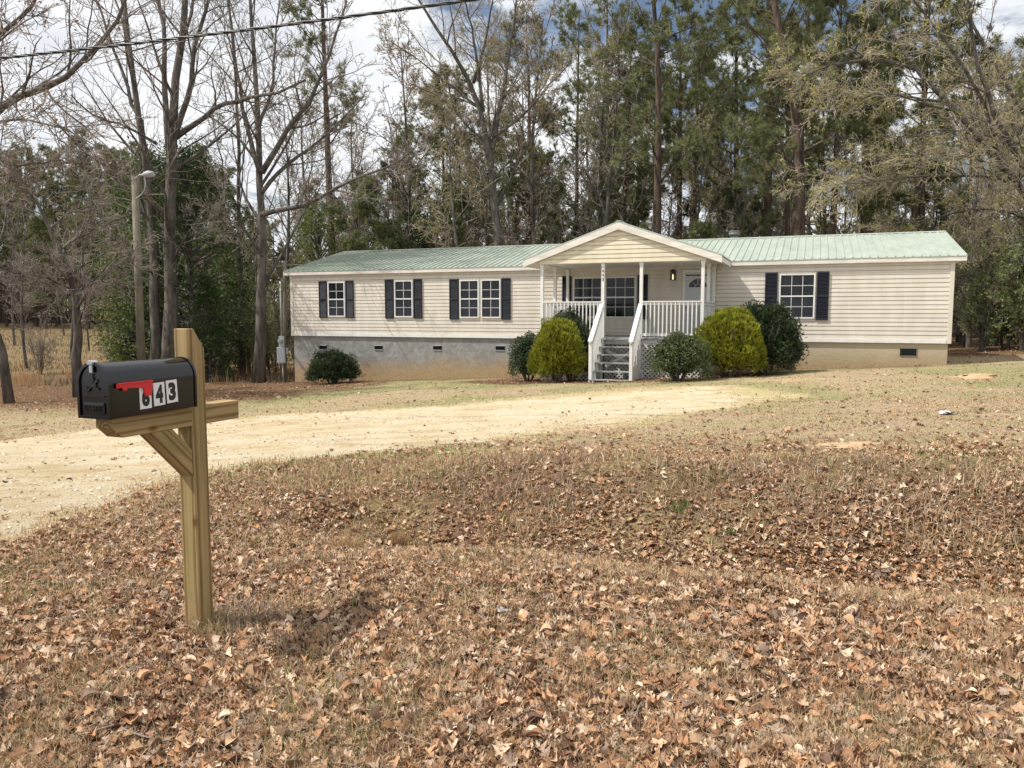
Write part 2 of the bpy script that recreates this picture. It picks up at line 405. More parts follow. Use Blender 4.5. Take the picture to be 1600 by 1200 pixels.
# off the left side the drive turns down to the road
DRIVE = np.array(NEAR + FAR + [(-9.6, 7.9), (-10.4, 5.5), (-10.2, 3.0), (-9.6, 1.0), (-4.4, -1.0), (-4.7, 1.6), (-4.6, 3.6)])
def sdf(x, y, poly):
    x = np.asarray(x, float); y = np.asarray(y, float); d = np.full(x.shape, 1e9); ins = np.zeros(x.shape, bool); n = len(poly)
    for i in range(n):
        a = poly[i]; b = poly[(i + 1) % n]; e = b - a
        wx = x - a[0]; wy = y - a[1]; t = np.clip((wx * e[0] + wy * e[1]) / (e @ e), 0, 1)
        d = np.minimum(d, (wx - t * e[0]) ** 2 + (wy - t * e[1]) ** 2)
        c = ((a[1] > y) != (b[1] > y)) & (x < (b[0] - a[0]) * (y - a[1]) / (b[1] - a[1] + 1e-12) + a[0]); ins ^= c
    return np.where(ins, -np.sqrt(d), np.sqrt(d))
HL = np.array([-8.757, 30.7]); HT = math.atan2(-8.3, 21.5)
HD = np.array([math.cos(HT), math.sin(HT)]); HN = np.array([-HD[1], HD[0]])
def huv(x, y):
    dx = x - HL[0]; dy = y - HL[1]; return dx * HD[0] + dy * HD[1], dx * HN[0] + dy * HN[1]

def beds(u, v):
    w = (fbm(u * 1.3, v * 1.3, 3, 61) - .5) * .9
    a = sstep(v + w * .6, -1.5, -.7) * (1 - sstep(v, 0, .4)) * sstep(u, -1, 1) * (1 - sstep(u, 22, 24)) * .75
    b = sstep(-np.hypot((u - 13.6) / 5.2, (v + 2.3) / 2.6) + w * .22, -1.05, -.85)
    return np.clip(np.maximum(a, b), 0, 1)
def zones(x, y):
    """base colour of the soil sheet and leaf density"""
    s, t = st(x, y); u, v = huv(x, y); d = sdf(x, y, DRIVE)
    big = fbm(x * .35, y * .35, 4, 21); med = fbm(x * 1.1, y * 1.1, 4, 33)
    litter = np.array([.20, .125, .078]); yard = np.array([.37, .295, .205]); yg = np.array([.285, .265, .15]); field = np.array([.20, .15, .09]); woods = np.array([.15, .095, .06])  # litter tone darkened to paint deep shadow between the leaves
    dry = np.array([.42, .31, .19])
    def mixc(a, b, f): return a * (1 - f[..., None]) + b * f[..., None]
    c = np.broadcast_to(litter, x.shape + (3,)).copy()
    c = mixc(c, np.broadcast_to(dry, c.shape), sstep(med, .5, .72) * .6)
    wy = sstep(s + (big - .5) * 3 + (med - .5) * 2, 6.2, 9.8)
    yc = mixc(np.broadcast_to(yard, c.shape), np.broadcast_to(yg, c.shape), sstep(big, .42, .62))
    c = mixc(c, yc, wy)
    # leaf band / woods behind and to the left of the yard
    left = sstep(-(t + 13.5 + (med - .5) * 4), -1.0, 2.0) * sstep(s, 12, 17)
    back = np.maximum(sstep(v, 3.5, 7.5), sstep(-(u + 2.0), -1, 3) * sstep(v, -2, 2))
    rgt = sstep(u, 24.5, 27) * sstep(v, -1, 4)
    wd = np.clip(np.maximum(np.maximum(back, rgt), left), 0, 1)
    bank = np.exp(-((s - 6.3) / .9) ** 2) * sstep(t, -3.6, -2.6)
    c = c * (1 - .24 * bank[..., None])  # bank tinted darker: brown litter, with slope shading put into the colour
    c = mixc(c, np.broadcast_to(woods, c.shape), wd)
    fl = sstep(y, 36, 43) * sstep(-(x + .18 * y), -3, 3)
    c = mixc(c, np.broadcast_to(field, c.shape), fl)
    c = mixc(c, np.broadcast_to(np.array([.12, .065, .042]), c.shape), beds(u, v) * .92)
    sandy = 1 - sstep(d + (med - .5) * 1.6, -.15, .7)
    far = sstep(s, 13, 20)
    sandy = np.maximum(sandy, far * (1 - sstep(d + (big - .5) * 6, .3, 2.6)) * .6 * sstep(med, .42, .58))
    c = mixc(c, np.broadcast_to(np.array([.50, .405, .26]), c.shape), sandy * .85)
    return c, d, s, t, u, v, wd, big, med, fl

nx_, ny_ = 420, 460
tx = np.linspace(-1, 1, nx_); gx = 5.5 * np.sinh(5.2 * tx)
ty = np.linspace(0, 1, ny_); a0 = -1.35; gy = 4 + 5.0 * np.sinh(a0 + ty * (5.6 - a0))
XX, YY = np.meshgrid(gx, gy); ZZ = hz(XX, YY)
cc = zones(XX, YY)[0]
idx = np.arange(nx_ * ny_).reshape(ny_, nx_)
q = np.stack([idx[:-1, :-1], idx[:-1, 1:], idx[1:, 1:], idx[1:, :-1]], -1).reshape(-1, 4)
g = Geo(); g.add(np.stack([XX, YY, ZZ], -1), q, cc.reshape(-1, 3), 0, True)
tag(g.build('ground', M['ground']), kind='structure')
# exact height of the triangulated sheet, so that things laid on it touch it
def sheet(x, y):
    x = np.asarray(x, float); y = np.asarray(y, float)
    fx = (np.arcsinh(x / 5.5) / 5.2 + 1) / 2 * (nx_ - 1); fy = (np.arcsinh((y - 4) / 5.0) - a0) / (5.6 - a0) * (ny_ - 1)
    ix = np.clip(fx.astype(int), 0, nx_ - 2); iy = np.clip(fy.astype(int), 0, ny_ - 2)
    a = (x - gx[ix]) / (gx[ix + 1] - gx[ix]); b = (y - gy[iy]) / (gy[iy + 1] - gy[iy])
    return (ZZ[iy, ix] * (1 - a) + ZZ[iy, ix + 1] * a) * (1 - b) + (ZZ[iy + 1, ix] * (1 - a) + ZZ[iy + 1, ix + 1] * a) * b

def masked_sheet(name, mat, x0, x1, y0, y1, step, fn, lift):
    xs = np.arange(x0, x1, step); ys = np.arange(y0, y1, step); X, Y = np.meshgrid(xs, ys)
    X = X + (rng.random(X.shape) - .5) * step * .6; Y = Y + (rng.random(Y.shape) - .5) * step * .6
    fd = fn(X, Y); k = fd < .12
    id_ = np.arange(X.size).reshape(X.shape)
    qq = np.stack([id_[:-1, :-1], id_[:-1, 1:], id_[1:, 1:], id_[1:, :-1]], -1).reshape(-1, 4)
    kk = k.ravel()[qq].sum(1) >= 3
    qq = qq[kk]; used = np.unique(qq); mp = np.zeros(X.size, int); mp[used] = np.arange(len(used))
    V = np.stack([X.ravel(), Y.ravel(), sheet(X, Y).ravel() + np.clip(-fd * .05, -.016, lift).ravel()], -1)[used]
    g = Geo(); g.add(V, mp[qq], None, 0, True); return g.build(name, mat)
def drive_mask(X, Y):
    d = sdf(X, Y, DRIVE); s, t = st(X, Y)
    n = fbm(X * 1.3, Y * 1.3, 5, 71) - .5; n2 = fbm(X * 6, Y * 6, 3, 90) - .5; far = sstep(s, 11, 20)
    n3 = fbm(X * .5 + Y * .1, Y * 1.6, 4, 13) - .5
    n4 = rng.random(X.shape) - .5
    return d + n * (.75 + 1.5 * far) + n2 * 1.0 + n3 * 2.6 * far + .9 * far + n4 * .30 - .02
tag(masked_sheet('driveway', M['sand'], -12, 11.5, -1, 25, .06, drive_mask, .006), kind='structure')
# the road the photographer stands on
g = Geo(); n = 60
tt = np.linspace(-60, 60, n)
for i in range(n - 1):
    v = []
    for t_, s_ in ((tt[i], -5.5), (tt[i + 1], -5.5), (tt[i + 1], .9), (tt[i], .9)):
        x = .36 * s_ + .933 * t_; y = .933 * s_ - .36 * t_; v.append((x, y, .0))
    g.add(v, np.array([(0, 1, 2, 3)]))
rv = np.concatenate(g.v)
g.v = [np.stack([rv[:, 0], rv[:, 1], .24 + .0456 * rv[:, 0] - .0336 * rv[:, 1]], -1)]
tag(g.build('road', M['asphalt']), kind='structure')

# ------------------------------------------------------------------ leaf litter and grass
def pal(cols, n, lo=.75, hi=1.25): return np.array(cols)[rng.integers(0, len(cols), n)] * rng.uniform(lo, hi, (n, 1))
def rotmats(n, tilt, yaw=None):
    yaw = rng.random(n) * 2 * math.pi if yaw is None else yaw
    ax = rng.random(n) * 2 * math.pi; tl = np.abs(rng.normal(0, tilt, n))
    nz = np.stack([np.cos(ax) * np.sin(tl), np.sin(ax) * np.sin(tl), np.cos(tl)], -1)
    tx_ = np.stack([np.cos(yaw), np.sin(yaw), np.zeros(n)], -1)
    tx_ = tx_ - (tx_ * nz).sum(1, keepdims=True) * nz; tx_ /= np.linalg.norm(tx_, axis=1, keepdims=True)
    ty_ = np.cross(nz, tx_); return np.stack([tx_, ty_, nz], -1)   # columns
def leaf_template(kind):
    n = 8; xs = np.linspace(0, 1, n)
    if kind == 0: wd = .23 * np.sin(np.pi * xs ** .8) ** .8 + .01
    elif kind == 1: wd = (.20 + .17 * np.cos(xs * 2 * np.pi * 3.2 + .6)) * np.sin(np.pi * xs * .96 + .06) ** .5 + .015
    elif kind == 2: wd = np.array([.02, .16, .42, .22, .40, .16, .22, .01])
    else: wd = .27 * np.sin(np.pi * xs ** .65) ** .7 + .01
    wd = np.maximum(wd, .012)
    fold = rng.uniform(.1, .9); curl = rng.uniform(-1.9, 3.0); tw = rng.uniform(-.9, .9); side = rng.uniform(-.4, .9)
    pts = []
    for i, x in enumerate(xs):
        th = curl * (x - .5); cx_ = (math.sin(th) / curl if abs(curl) > .05 else x - .5); cz = ((1 - math.cos(th)) / curl if abs(curl) > .05 else 0)
        for sy in (-1, 0, 1):
            y = sy * wd[i]; z = abs(y) * fold + (y * y) * side * 2 * 1
            a = tw * (x - .5); pts.append((cx_, y * math.cos(a) - z * math.sin(a), cz + y * math.sin(a) + z * math.cos(a)))
    pts = np.array(pts); pts[:, 2] -= pts[:, 2].min()
    f = []
    for i in range(n - 1):
        for j in range(2):
            a = i * 3 + j; f.append((a, a + 3, a + 4, a + 1))
    return pts, np.array(f)
LT = [leaf_template(k % 4) for k in range(20)]
LC = np.array([(.37, .215, .125), (.44, .285, .18), (.24, .13, .075), (.50, .37, .26), (.32, .165, .088), (.13, .075, .05), (.56, .43, .31), (.38, .205, .11), (.19, .115, .075), (.43, .265, .15), (.31, .225, .17)])
def put_leaves(g, x, y, size, lift=.004, tilt=.38):
    n = len(x); z = sheet(x, y); R = rotmats(n, tilt); k = rng.integers(0, len(LT), n)
    col = LC[rng.integers(0, len(LC), n)] * rng.uniform(.7, 1.38, (n, 1))
    for j, (p, f) in enumerate(LT):
        m = np.where(k == j)[0]
        if not len(m): continue
        V = np.einsum('mij,pj->mpi', R[m], p) * size[m][:, None, None]
        V[:, :, 2] -= V[:, :, 2].min(1, keepdims=True) * .85
        V += np.stack([x[m], y[m], z[m] + lift * rng.random(len(m)) * 3], -1)[:, None]
        FF = (f[None] + np.arange(len(m))[:, None, None] * len(p)).reshape(-1, 4)
        g.add(V.reshape(-1, 3), FF, np.repeat(col[m], len(p), 0), 0, True)
def view_pts(n, y0, y1, wide=.82):
    u = rng.random(n); Y = 1 / (1 / y0 + u * (1 / y1 - 1 / y0))      # density ~ 1/Y^3 in area, ~1/Y per picture row
    Y = np.where(rng.random(n) < .5, Y, y0 * (y1 / y0) ** rng.random(n))
    X = rng.uniform(-wide, wide, n) * Y; return X, Y

g = Geo()
X, Y = view_pts(205000, 1.9, 34)
c, d, s, t, u, v, wd, big, med, fl = zones(X, Y)
fine = fbm(X * 2.4, Y * 2.4, 3, 55)
dens = .24 + .58 * sstep(fine, .36, .62)
strip = np.exp(-((s - 4.35 - (big - .5)) / .4) ** 2) * sstep(t, -1.5, 0)      # dry grass strip before the ditch
dens = dens * (1 - .72 * strip)
dens = dens * (1 - sstep(s + (big - .5) * 3 + (med - .5) * 2, 6.6, 10.6) * .72)
dens = np.maximum(dens, np.exp(-((s - 5.5) / .8) ** 2) * sstep(t, -3.4, -2.6) * .85)
dens = np.where(s > 9, dens * (.35 + .5 * sstep(med, .5, .7)), dens)
dens = np.maximum(dens, wd * .7)
dens = np.maximum(dens, sstep(-np.hypot((u - 13.5) / 4.6, (v + 2.6) / 2.6), -1.15, -.8) * .6)
dens = np.where(d < .15, np.where(s < 10, .008, .01), dens) * (1 - fl)
hole_ = (u > -.1) & (u < 23.1) & (v > -.02) & (v < 8.3)
keep = (rng.random(len(X)) < dens) & ~hole_ & (s > 1.0)
X = X[keep]; Y = Y[keep]; s_ = s[keep]
size = np.clip(rng.lognormal(-3.08, .36, len(X)), .018, .085) * np.where(Y > 9, 1.15, .88 + .12 * sstep(Y, 4, 9))
put_leaves(g, X, Y, size)
X, Y = view_pts(170000, 1.9, 14)
c, d, s, t, u, v, wd, big, med, fl = zones(X, Y); fine = fbm(X * 2.4 + 9, Y * 2.4, 3, 55)
keep = (rng.random(len(X)) < (.35 + .65 * sstep(fine, .35, .6)) * (1 - .8 * sstep(s, 6.8, 9.5))) & (d > .1) & (s > 1); X = X[keep]; Y = Y[keep]; n = len(X)
R = rotmats(n, .5); sz = rng.uniform(.008, .030, n); Z = sheet(X, Y) + rng.uniform(.001, .014, n)
q_ = np.array([(-.5, -.12, 0), (.1, -.38, .1), (.5, .05, .0), (-.05, .33, .14)]); V = np.einsum('mij,pj->mpi', R, q_) * sz[:, None, None] + np.stack([X, Y, Z], -1)[:, None]
g.add(V.reshape(-1, 3), np.arange(n * 4).reshape(n, 4), np.repeat(LC[rng.integers(0, len(LC), n)] * rng.uniform(.45, 1.25, (n, 1)), 4, 0))
tag(g.build('leaf_litter', M['litter']), 'brown curled fallen leaves lying over the roadside bank and lawn', 'leaves', kind='stuff')

# dry sticks lying in the leaves
X, Y = view_pts(420, 2.0, 12); c, d, s, t, u, v, wd, big, med, fl = zones(X, Y); k_ = (d > -.2) & (s > 1.1); X = X[k_]; Y = Y[k_]; n = len(X)
a = rng.random(n) * 6.28; L = rng.lognormal(-2.1, .5, n).clip(.05, .45); tt = np.linspace(-.5, .5, 5); bend = rng.normal(0, .12, n)
PX_ = X[:, None] + (np.cos(a)[:, None] * tt - np.sin(a)[:, None] * bend[:, None] * tt ** 2 * 2) * L[:, None]; PY_ = Y[:, None] + (np.sin(a)[:, None] * tt + np.cos(a)[:, None] * bend[:, None] * tt ** 2 * 2) * L[:, None]
g = Geo(); g.tubes(np.stack([PX_, PY_, sheet(PX_, PY_) + .014 + rng.random((n, 1)) * .012], -1), np.tile(np.array([[.0032, .003, .0027, .0022, .0014]]), (n, 1)) * rng.uniform(.6, 1.3, (n, 1)), 5)
tag(g.build('dry_sticks', M['twig']), 'thin dry sticks scattered through the fallen leaves', 'sticks', kind='stuff')
# loose stones on the driveway
n = 26000; Y = 3.5 + 15 * rng.random(n) ** 1.3; X = rng.uniform(-.9, .3, n) * Y; d = sdf(X, Y, DRIVE) + (fbm(X * 2, Y * 2, 3, 8) - .5) * .8; dn = sstep(fbm(X * 1.2, Y * 2.2, 3, 44), .35, .65)
k_ = (d < -.02) & (rng.random(n) < .15 + .85 * np.maximum(dn, 1 - sstep(-d, 0, .6))); X = X[k_]; Y = Y[k_]; n = len(X)
oc = np.array([(1, 0, 0), (0, 1, 0), (-1, 0, 0), (0, -1, 0), (0, 0, .7), (0, 0, -.5)]); of = np.array([(0, 1, 4), (1, 2, 4), (2, 3, 4), (3, 0, 4), (1, 0, 5), (2, 1, 5), (3, 2, 5), (0, 3, 5)])
R = rotmats(n, .4); sz = rng.lognormal(-4.75, .45, n).clip(.004, .03); V = np.einsum('mij,mpj->mpi', R, oc[None] * rng.uniform(.7, 1.3, (n, 6, 1))) * sz[:, None, None] + np.stack([X, Y, sheet(X, Y) + .006 + sz * .3], -1)[:, None]
g = Geo(); g.add(V.reshape(-1, 3), (of[None] + np.arange(n)[:, None, None] * 6).reshape(-1, 3), np.repeat(pal([(.60, .52, .40), (.48, .40, .29), (.70, .64, .54), (.38, .30, .20)], n), 6, 0), 0, False)
tag(g.build('loose_gravel', M['stone']), 'small pale stones scattered over the sandy driveway', 'gravel', kind='stuff')

def blades(g, x, y, h, w_, col, lean=.5, seg=True, z=None):
    n = len(x); z = sheet(x, y) - .003 if z is None else z
    a = rng.random(n) * 2 * math.pi; b = rng.random(n) * 2 * math.pi; L = np.abs(rng.normal(0, lean, n)) * h
    s1 = np.stack([np.cos(a), np.sin(a), np.zeros(n)], -1) * w_[:, None] * .5
    dd = np.stack([np.cos(b), np.sin(b), np.zeros(n)], -1) * L[:, None]
    P = np.stack([x, y, z], -1); hh = np.zeros((n, 3)); hh[:, 2] = h / np.sqrt(1 + (L / h) ** 2 * .5)
    V = np.stack([P - s1, P + s1, P - s1 * .8 + dd * .35 + hh * .6, P + s1 * .8 + dd * .35 + hh * .6, P + dd + hh], 1)
    i = np.arange(n)[:, None] * 5
    g.add(V.reshape(-1, 3), [i + np.array([[0, 1, 3, 2]]), i + np.array([[2, 3, 4]])], np.repeat(col, 5, 0), 0, False)
g = Geo()
X, Y = view_pts(420000, 1.9, 30)
c, d, s, t, u, v, wd, big, med, fl = zones(X, Y)
fine = fbm(X * 1.7, Y * 1.7, 3, 155)
dens = (.35 + .6 * sstep(fine, .4, .6)) * (1 - .40 * (1 - sstep(s, 6.6, 7.6)) * (1 - np.exp(-((s - 4.3) / .45) ** 2)))
dens = np.where(d < .1 + (med - .5) * .8, .25 * sstep(d, -.35, .1), dens) * (1 - .93 * beds(u, v))
keep = (rng.random(len(X)) < dens) & ~((u > -.1) & (u < 23.1) & (v > -.02)) & (s > 1.1) & (wd < .6)
X, Y, s, big, fine, d, med, t = [q_[keep] for q_ in (X, Y, s, big, fine, d, med, t)]
n = len(X)
tan = np.array([(.54, .40, .24), (.44, .31, .18), (.62, .50, .34), (.34, .22, .13), (.50, .36, .22)])[rng.integers(0, 5, n)]
grn = np.array([(.12, .165, .045), (.18, .21, .07), (.22, .23, .09)])[rng.integers(0, 3, n)]
pg = np.where(s > 7.5, .10 + .42 * sstep(big, .46, .64), .05 + .20 * sstep(fine, .5, .7))
isg = rng.random(n) < pg
col = np.where(isg[:, None], grn, tan) * rng.uniform(.75, 1.25, (n, 1))
h = rng.uniform(.025, .075, n) * np.where(s > 8, .5, 1.0) * np.where(np.abs(s - 6.5) < .9, 1.6, 1)
weed = (np.abs(s - 6.6) < .75) & (t > -3.4) & (rng.random(n) < .55); col[weed] = np.array([(.38, .28, .20), (.46, .35, .25), (.28, .19, .13)])[rng.integers(0, 3, weed.sum())]
blades(g, X, Y, h, np.clip(.0011 * Y, .0022, .012), col, .95)
for (tx0, ty0, rr_, nn_, hh_, cc_) in [(*G(385, 968)[:2], .17, 420, .075, (.34, .28, .22)), (*G(330, 990)[:2], .10, 400, .10, (.42, .32, .18)), (*G(548, 860)[:2], .09, 300, .14, (.48, .33, .18)), (*G(520, 1000)[:2], .2, 300, .045, (.36, .28, .20)), (*G(625, 850)[:2], .07, 220, .12, (.42, .28, .15)), (*G(330, 848)[:2], .05, 120, .05, (.09, .20, .04)), (*G(1064, 795)[:2], .07, 140, .05, (.10, .20, .05)), (*G(1140, 835)[:2], .05, 90, .05, (.12, .20, .06))]:
    a_ = rng.random(nn_) * 6.28; q_ = rr_ * np.sqrt(rng.random(nn_)); blades(g, tx0 + q_ * np.cos(a_), ty0 + q_ * np.sin(a_), rng.uniform(.4, 1.1, nn_) * hh_, np.full(nn_, .0042), np.array(cc_) * rng.uniform(.6, 1.3, (nn_, 1)), .8)
tag(g.build('lawn_grass', M['grass']), 'short straw coloured winter grass with green blades on the bank and lawn', 'grass', kind='stuff')

# tall dry field grass beyond the yard, at the left
g = Geo()
n = 60000
X = rng.uniform(-95, -4, n); Y = 32 + 78 * rng.random(n) ** 1.3
c, d, s, t, u, v, wd, big, med, fl = zones(X, Y)
cl = fbm(X * .45, Y * .3, 3, 201)
keep = (X < -.30 * Y + 2) & (rng.random(n) < sstep(cl, .36, .56) + .12) & (X > -.95 * Y)
X = X[keep]; Y = Y[keep]; n = len(X); cl = cl[keep]
fc = np.array([(.30, .20, .115), (.24, .175, .12), (.33, .25, .16), (.18, .14, .105), (.18, .165, .10)])[rng.integers(0, 5, n)] * rng.uniform(.7, 1.2, (n, 1))
orange = (fbm(X * .9, Y * .6, 2, 77) > .63) & (Y < 52); fc[orange] = np.array([.44, .24, .11]) * rng.uniform(.8, 1.15, (orange.sum(), 1))
h = rng.uniform(.10, .36, n) * np.where(orange, 2.3, 1)
blades(g, X, Y, h, np.full(n, .035) * np.where(orange, 1, 1.3), fc, .35)
tag(g.build('field_grass', M['grass']), 'tall dry tan and orange grass covering the open field at the left', 'grass', kind='stuff')

# ------------------------------------------------------------------ mailbox
PX, PY = -1.468, 3.5
mb = empty('mailbox', (PX, PY, .0), -math.atan2(.36, .933))
tag(mb, 'black metal mailbox numbered 643 with red flag on a wooden roadside post', 'mailbox')
P0 = Matrix.Rotation(-math.atan2(.36, .933), 4, 'Z')
h_ = .0445; zb = float(sheet(PX, PY)) - .25
g = Geo(); g.prism([(-h_, zb), (h_, zb), (h_, 1.345), (-.018, 1.436), (-h_, 1.436)], 0, -h_, h_)
post = bevel(g.build('post', M['wood'], mb), .004)
def grained(name, g, rotx, loc, mat=None):
    """mesh whose own z axis runs along the grain; verts given in mailbox space"""
    R = Matrix.Rotation(rotx, 4, 'X'); Ri = np.array(R.inverted().to_3x3())
    g.v = [(v - np.array(loc)) @ Ri.T for v in g.v]
    o = g.build(name, M['wood'], mb); o.location = loc; o.rotation_euler = (rotx, 0, 0); return bevel(o, .003)
g = Geo(); g.prism([(-.47, 1.045), (-.42, 1.0), (.262, .995), (.262, 1.083), (-.47, 1.088)], 0, -.047, .0425)
grained('arm', g, math.radians(90), (.013, 0, 1.04))
g = Geo(); g.prism([(-.0465, .765), (-.0465, .888), (-.155, .9985), (-.281, .9985)], 0, -.036, .040)
grained('brace', g, math.radians(45), (.011, -.15, .9))
# box body: arched section, x half width .082
HWm, zb0, zt = .0825, 1.0895, 1.31
def arch(hw, z0, z1, n=18, r=None):
    zc = z1 - hw * 1.02; pts = [(-hw, z0), (hw, z0)]
    for i in range(n + 1):
        a = math.pi * i / n; pts.append((hw * math.cos(a), zc + (z1 - zc) * math.sin(a)))
    return pts
Y0, Y1 = -.512, -.052
g = Geo(); poly = arch(HWm - .003, zb0, zt - .003, 24); n = len(poly); prof = []
# smooth shaded shell along y
ys = [Y0 + .012, Y1 - .008]
V = [(p[0], y, p[1]) for y in ys for p in poly]
side = np.array([(i, (i + 1) % n, n + (i + 1) % n, n + i) for i in range(n)])[:, ::-1]
g.add(V, [side[1:]], None, 0, True); g.add(V, [side[:1]], None, 0, False)
g.prism([(p[0] , p[1]) for p in arch(HWm + .0015, zb0 - .001, zt + .001, 24)], 1, Y1 - .010, Y1 + .001)   # rear rim
g.prism([(p[0] , p[1]) for p in arch(HWm, zb0 - .0005, zt, 24)], 1, Y0 + .014, Y0 + .020)      # front rim
for yy in (-.42, -.30, -.18, -.1): g.cyl((HWm - .0035, yy, 1.100), (HWm - .0005, yy, 1.100), .0028, k=8)
box = g.build('box', M['enamel'], mb)
# recessed side panel crease line
g = Geo(); out = arch(HWm + .003, zb0 - .002, zt + .003, 24); inn = arch(HWm - .009, zb0 + .010, zt - .009, 24)
n = len(out); V = [(p[0], Y0 + .013, p[1]) for p in out] + [(p[0], Y0 - .004, p[1]) for p in out] + [(p[0], Y0 - .004, p[1]) for p in inn] + [(p[0], Y0 + .003, p[1]) for p in inn]
fs = []
for k in range(3): fs += [(k * n + i, k * n + (i + 1) % n, (k + 1) * n + (i + 1) % n, (k + 1) * n + i) for i in range(n)]
g.add(V, [np.array(fs), np.array([[3 * n + i for i in range(n)]])])
g.box(-.058, .058, Y0 - .003, Y0 + .004, 1.176, 1.180); g.box(-.056, .056, Y0 - .001, Y0 + .004, 1.108, 1.150)
g.hexa([(-.05, Y0 - .004, 1.142), (.05, Y0 - .004, 1.142), (.05, Y0 + .002, 1.142), (-.05, Y0 + .002, 1.142), (-.054, Y0 - .001, 1.152), (.054, Y0 - .001, 1.152), (.054, Y0 + .002, 1.152), (-.054, Y0 + .002, 1.152)])

def text_geo(s, size, thick=.0, ext=.002):
    c = bpy.data.curves.new('lettering', 'FONT'); c.body = s; c.size = size; c.offset = thick; c.extrude = ext; c.align_x = 'CENTER'; c.align_y = 'CENTER'; c.resolution_u = 4
    o = bpy.data.objects.new('lettering', c); COL.objects.link(o); dg = bpy.context.evaluated_depsgraph_get()
    me = bpy.data.meshes.new_from_object(o.evaluated_get(dg))
    V = np.array([v.co[:] for v in me.vertices]); Fs = {}
    for p in me.polygons: Fs.setdefault(len(p.vertices), []).append(list(p.vertices))
    bpy.data.objects.remove(o); bpy.data.curves.remove(c); bpy.data.meshes.remove(me)
    return V, [np.array(a) for a in Fs.values()]
def fit(V, w_, h__):
    V = V.copy(); c = (V.max(0) + V.min(0)) / 2; V -= c; V[:, 0] *= w_ / np.ptp(V[:, 0]); V[:, 1] *= h__ / np.ptp(V[:, 1]); return V
V, Fs = text_geo('U.S. MAIL', .03, .0003, .0018); V = fit(V, .096, .021)
g.add(np.stack([V[:, 0], Y0 - .001 - V[:, 2] * 1.0, V[:, 1] + 1.128], -1), Fs)
# embossed galloping horse and rider
horse = [(-.030,.000),(-.020,.010),(-.006,.009),(.004,.013),(.014,.024),(.022,.027),(.030,.020),(.026,.017),(.020,.017),(.016,.006),(.017,-.004),(.030,-.008),(.034,-.016),(.029,-.014),(.026,-.011),(.012,-.010),(.004,-.006),(-.006,-.006),(-.014,-.010),(-.022,-.022),(-.034,-.026),(-.027,-.018),(-.020,-.006),(-.026,-.003),(-.038,-.010),(-.036,-.002)]
rider = [(-.008,.008),(-.012,.020),(-.006,.030),(-.002,.038),(.004,.036),(.004,.030),(.010,.022),(.003,.022),(.004,.010)]
from mathutils.geometry import tessellate_polygon
for sh in (horse, rider):
    tr = tessellate_polygon([[Vector((a, b, 0)) for a, b in sh]]); m_ = len(sh)
    V = [(a * 1.05, Y0 + .004, 1.218 + b * 1.05) for a, b in sh] + [(a * .95, Y0 - .003, 1.218 + b * .95) for a, b in sh]
    g.add(V, [np.array([(a + m_, b + m_, c_ + m_) for a, b, c_ in tr]), np.array([(i, (i + 1) % m_, m_ + (i + 1) % m_, m_ + i) for i in range(m_)])])
for k in range(3): g.cyl((0, Y0 + .003, 1.262 + k * .011), (0, Y0 - .003, 1.262 + k * .011), .0035, k=8)
door = g.build('door', M['enamel'], box)
g = Geo(); g.prism([(-.016, 1.302), (.012, 1.302), (.014, 1.313), (.004, 1.320), (-.010, 1.319), (-.018, 1.312)], 1, Y0 - .012, Y0 + .018)
g.box(-.008, .008, Y0 - .010, Y0 - .003, 1.270, 1.306)
bevel(g.build('latch', M['galv'], box), .002)
# red flag, folded forward
fl_y = lambda y: y
g = Geo(); g.prism([(-.483, 1.208), (-.483, 1.226), (-.305, 1.226), (-.305, 1.208), (-.312, 1.165), (-.346, 1.165), (-.352, 1.200), (-.43, 1.205), (-.436, 1.196), (-.452, 1.196), (-.458, 1.208)], 0, HWm + .004, HWm + .009)
g.prism([(-.483, 1.222), (-.483, 1.2285), (-.305, 1.2285), (-.305, 1.222)], 0, HWm + .0085, HWm + .013)
g.cyl((HWm - .004, -.47, 1.217), (HWm + .012, -.47, 1.217), .006, k=12)
bevel(g.build('flag', M['red'], box), .0015)
for ch, yc, zc, ti in (('6', -.336, 1.160, .02), ('4', -.264, 1.1655, .03), ('3', -.194, 1.1705, .045)):
    g = Geo(); a = ti
    V, Fs = text_geo(ch, .1, .006, .0003); V = fit(V, .040, .078)
    def pl(yy, z2, x): return (x, yc + yy * math.cos(a) - z2 * math.sin(a), zc + yy * math.sin(a) + z2 * math.cos(a))
    hw, hh = .0295, .0485
    g.hexa([pl(-hw, -hh, HWm - .006), pl(hw, -hh, HWm - .006), pl(hw, -hh, HWm + .0005), pl(-hw, -hh, HWm + .0005), pl(-hw, hh, HWm - .006), pl(hw, hh, HWm - .006), pl(hw, hh, HWm + .0005), pl(-hw, hh, HWm + .0005)], 0)
    g.add([pl(p[0], p[1], HWm + .0008 + p[2]) for p in V], Fs, None, 1)
    o = g.build('number_tile', [M['tile'], M['ink']], box); o['label'] = 'white sticker with a black ' + {'6': '6 half covered by the flag', '4': '4', '3': '3'}[ch]

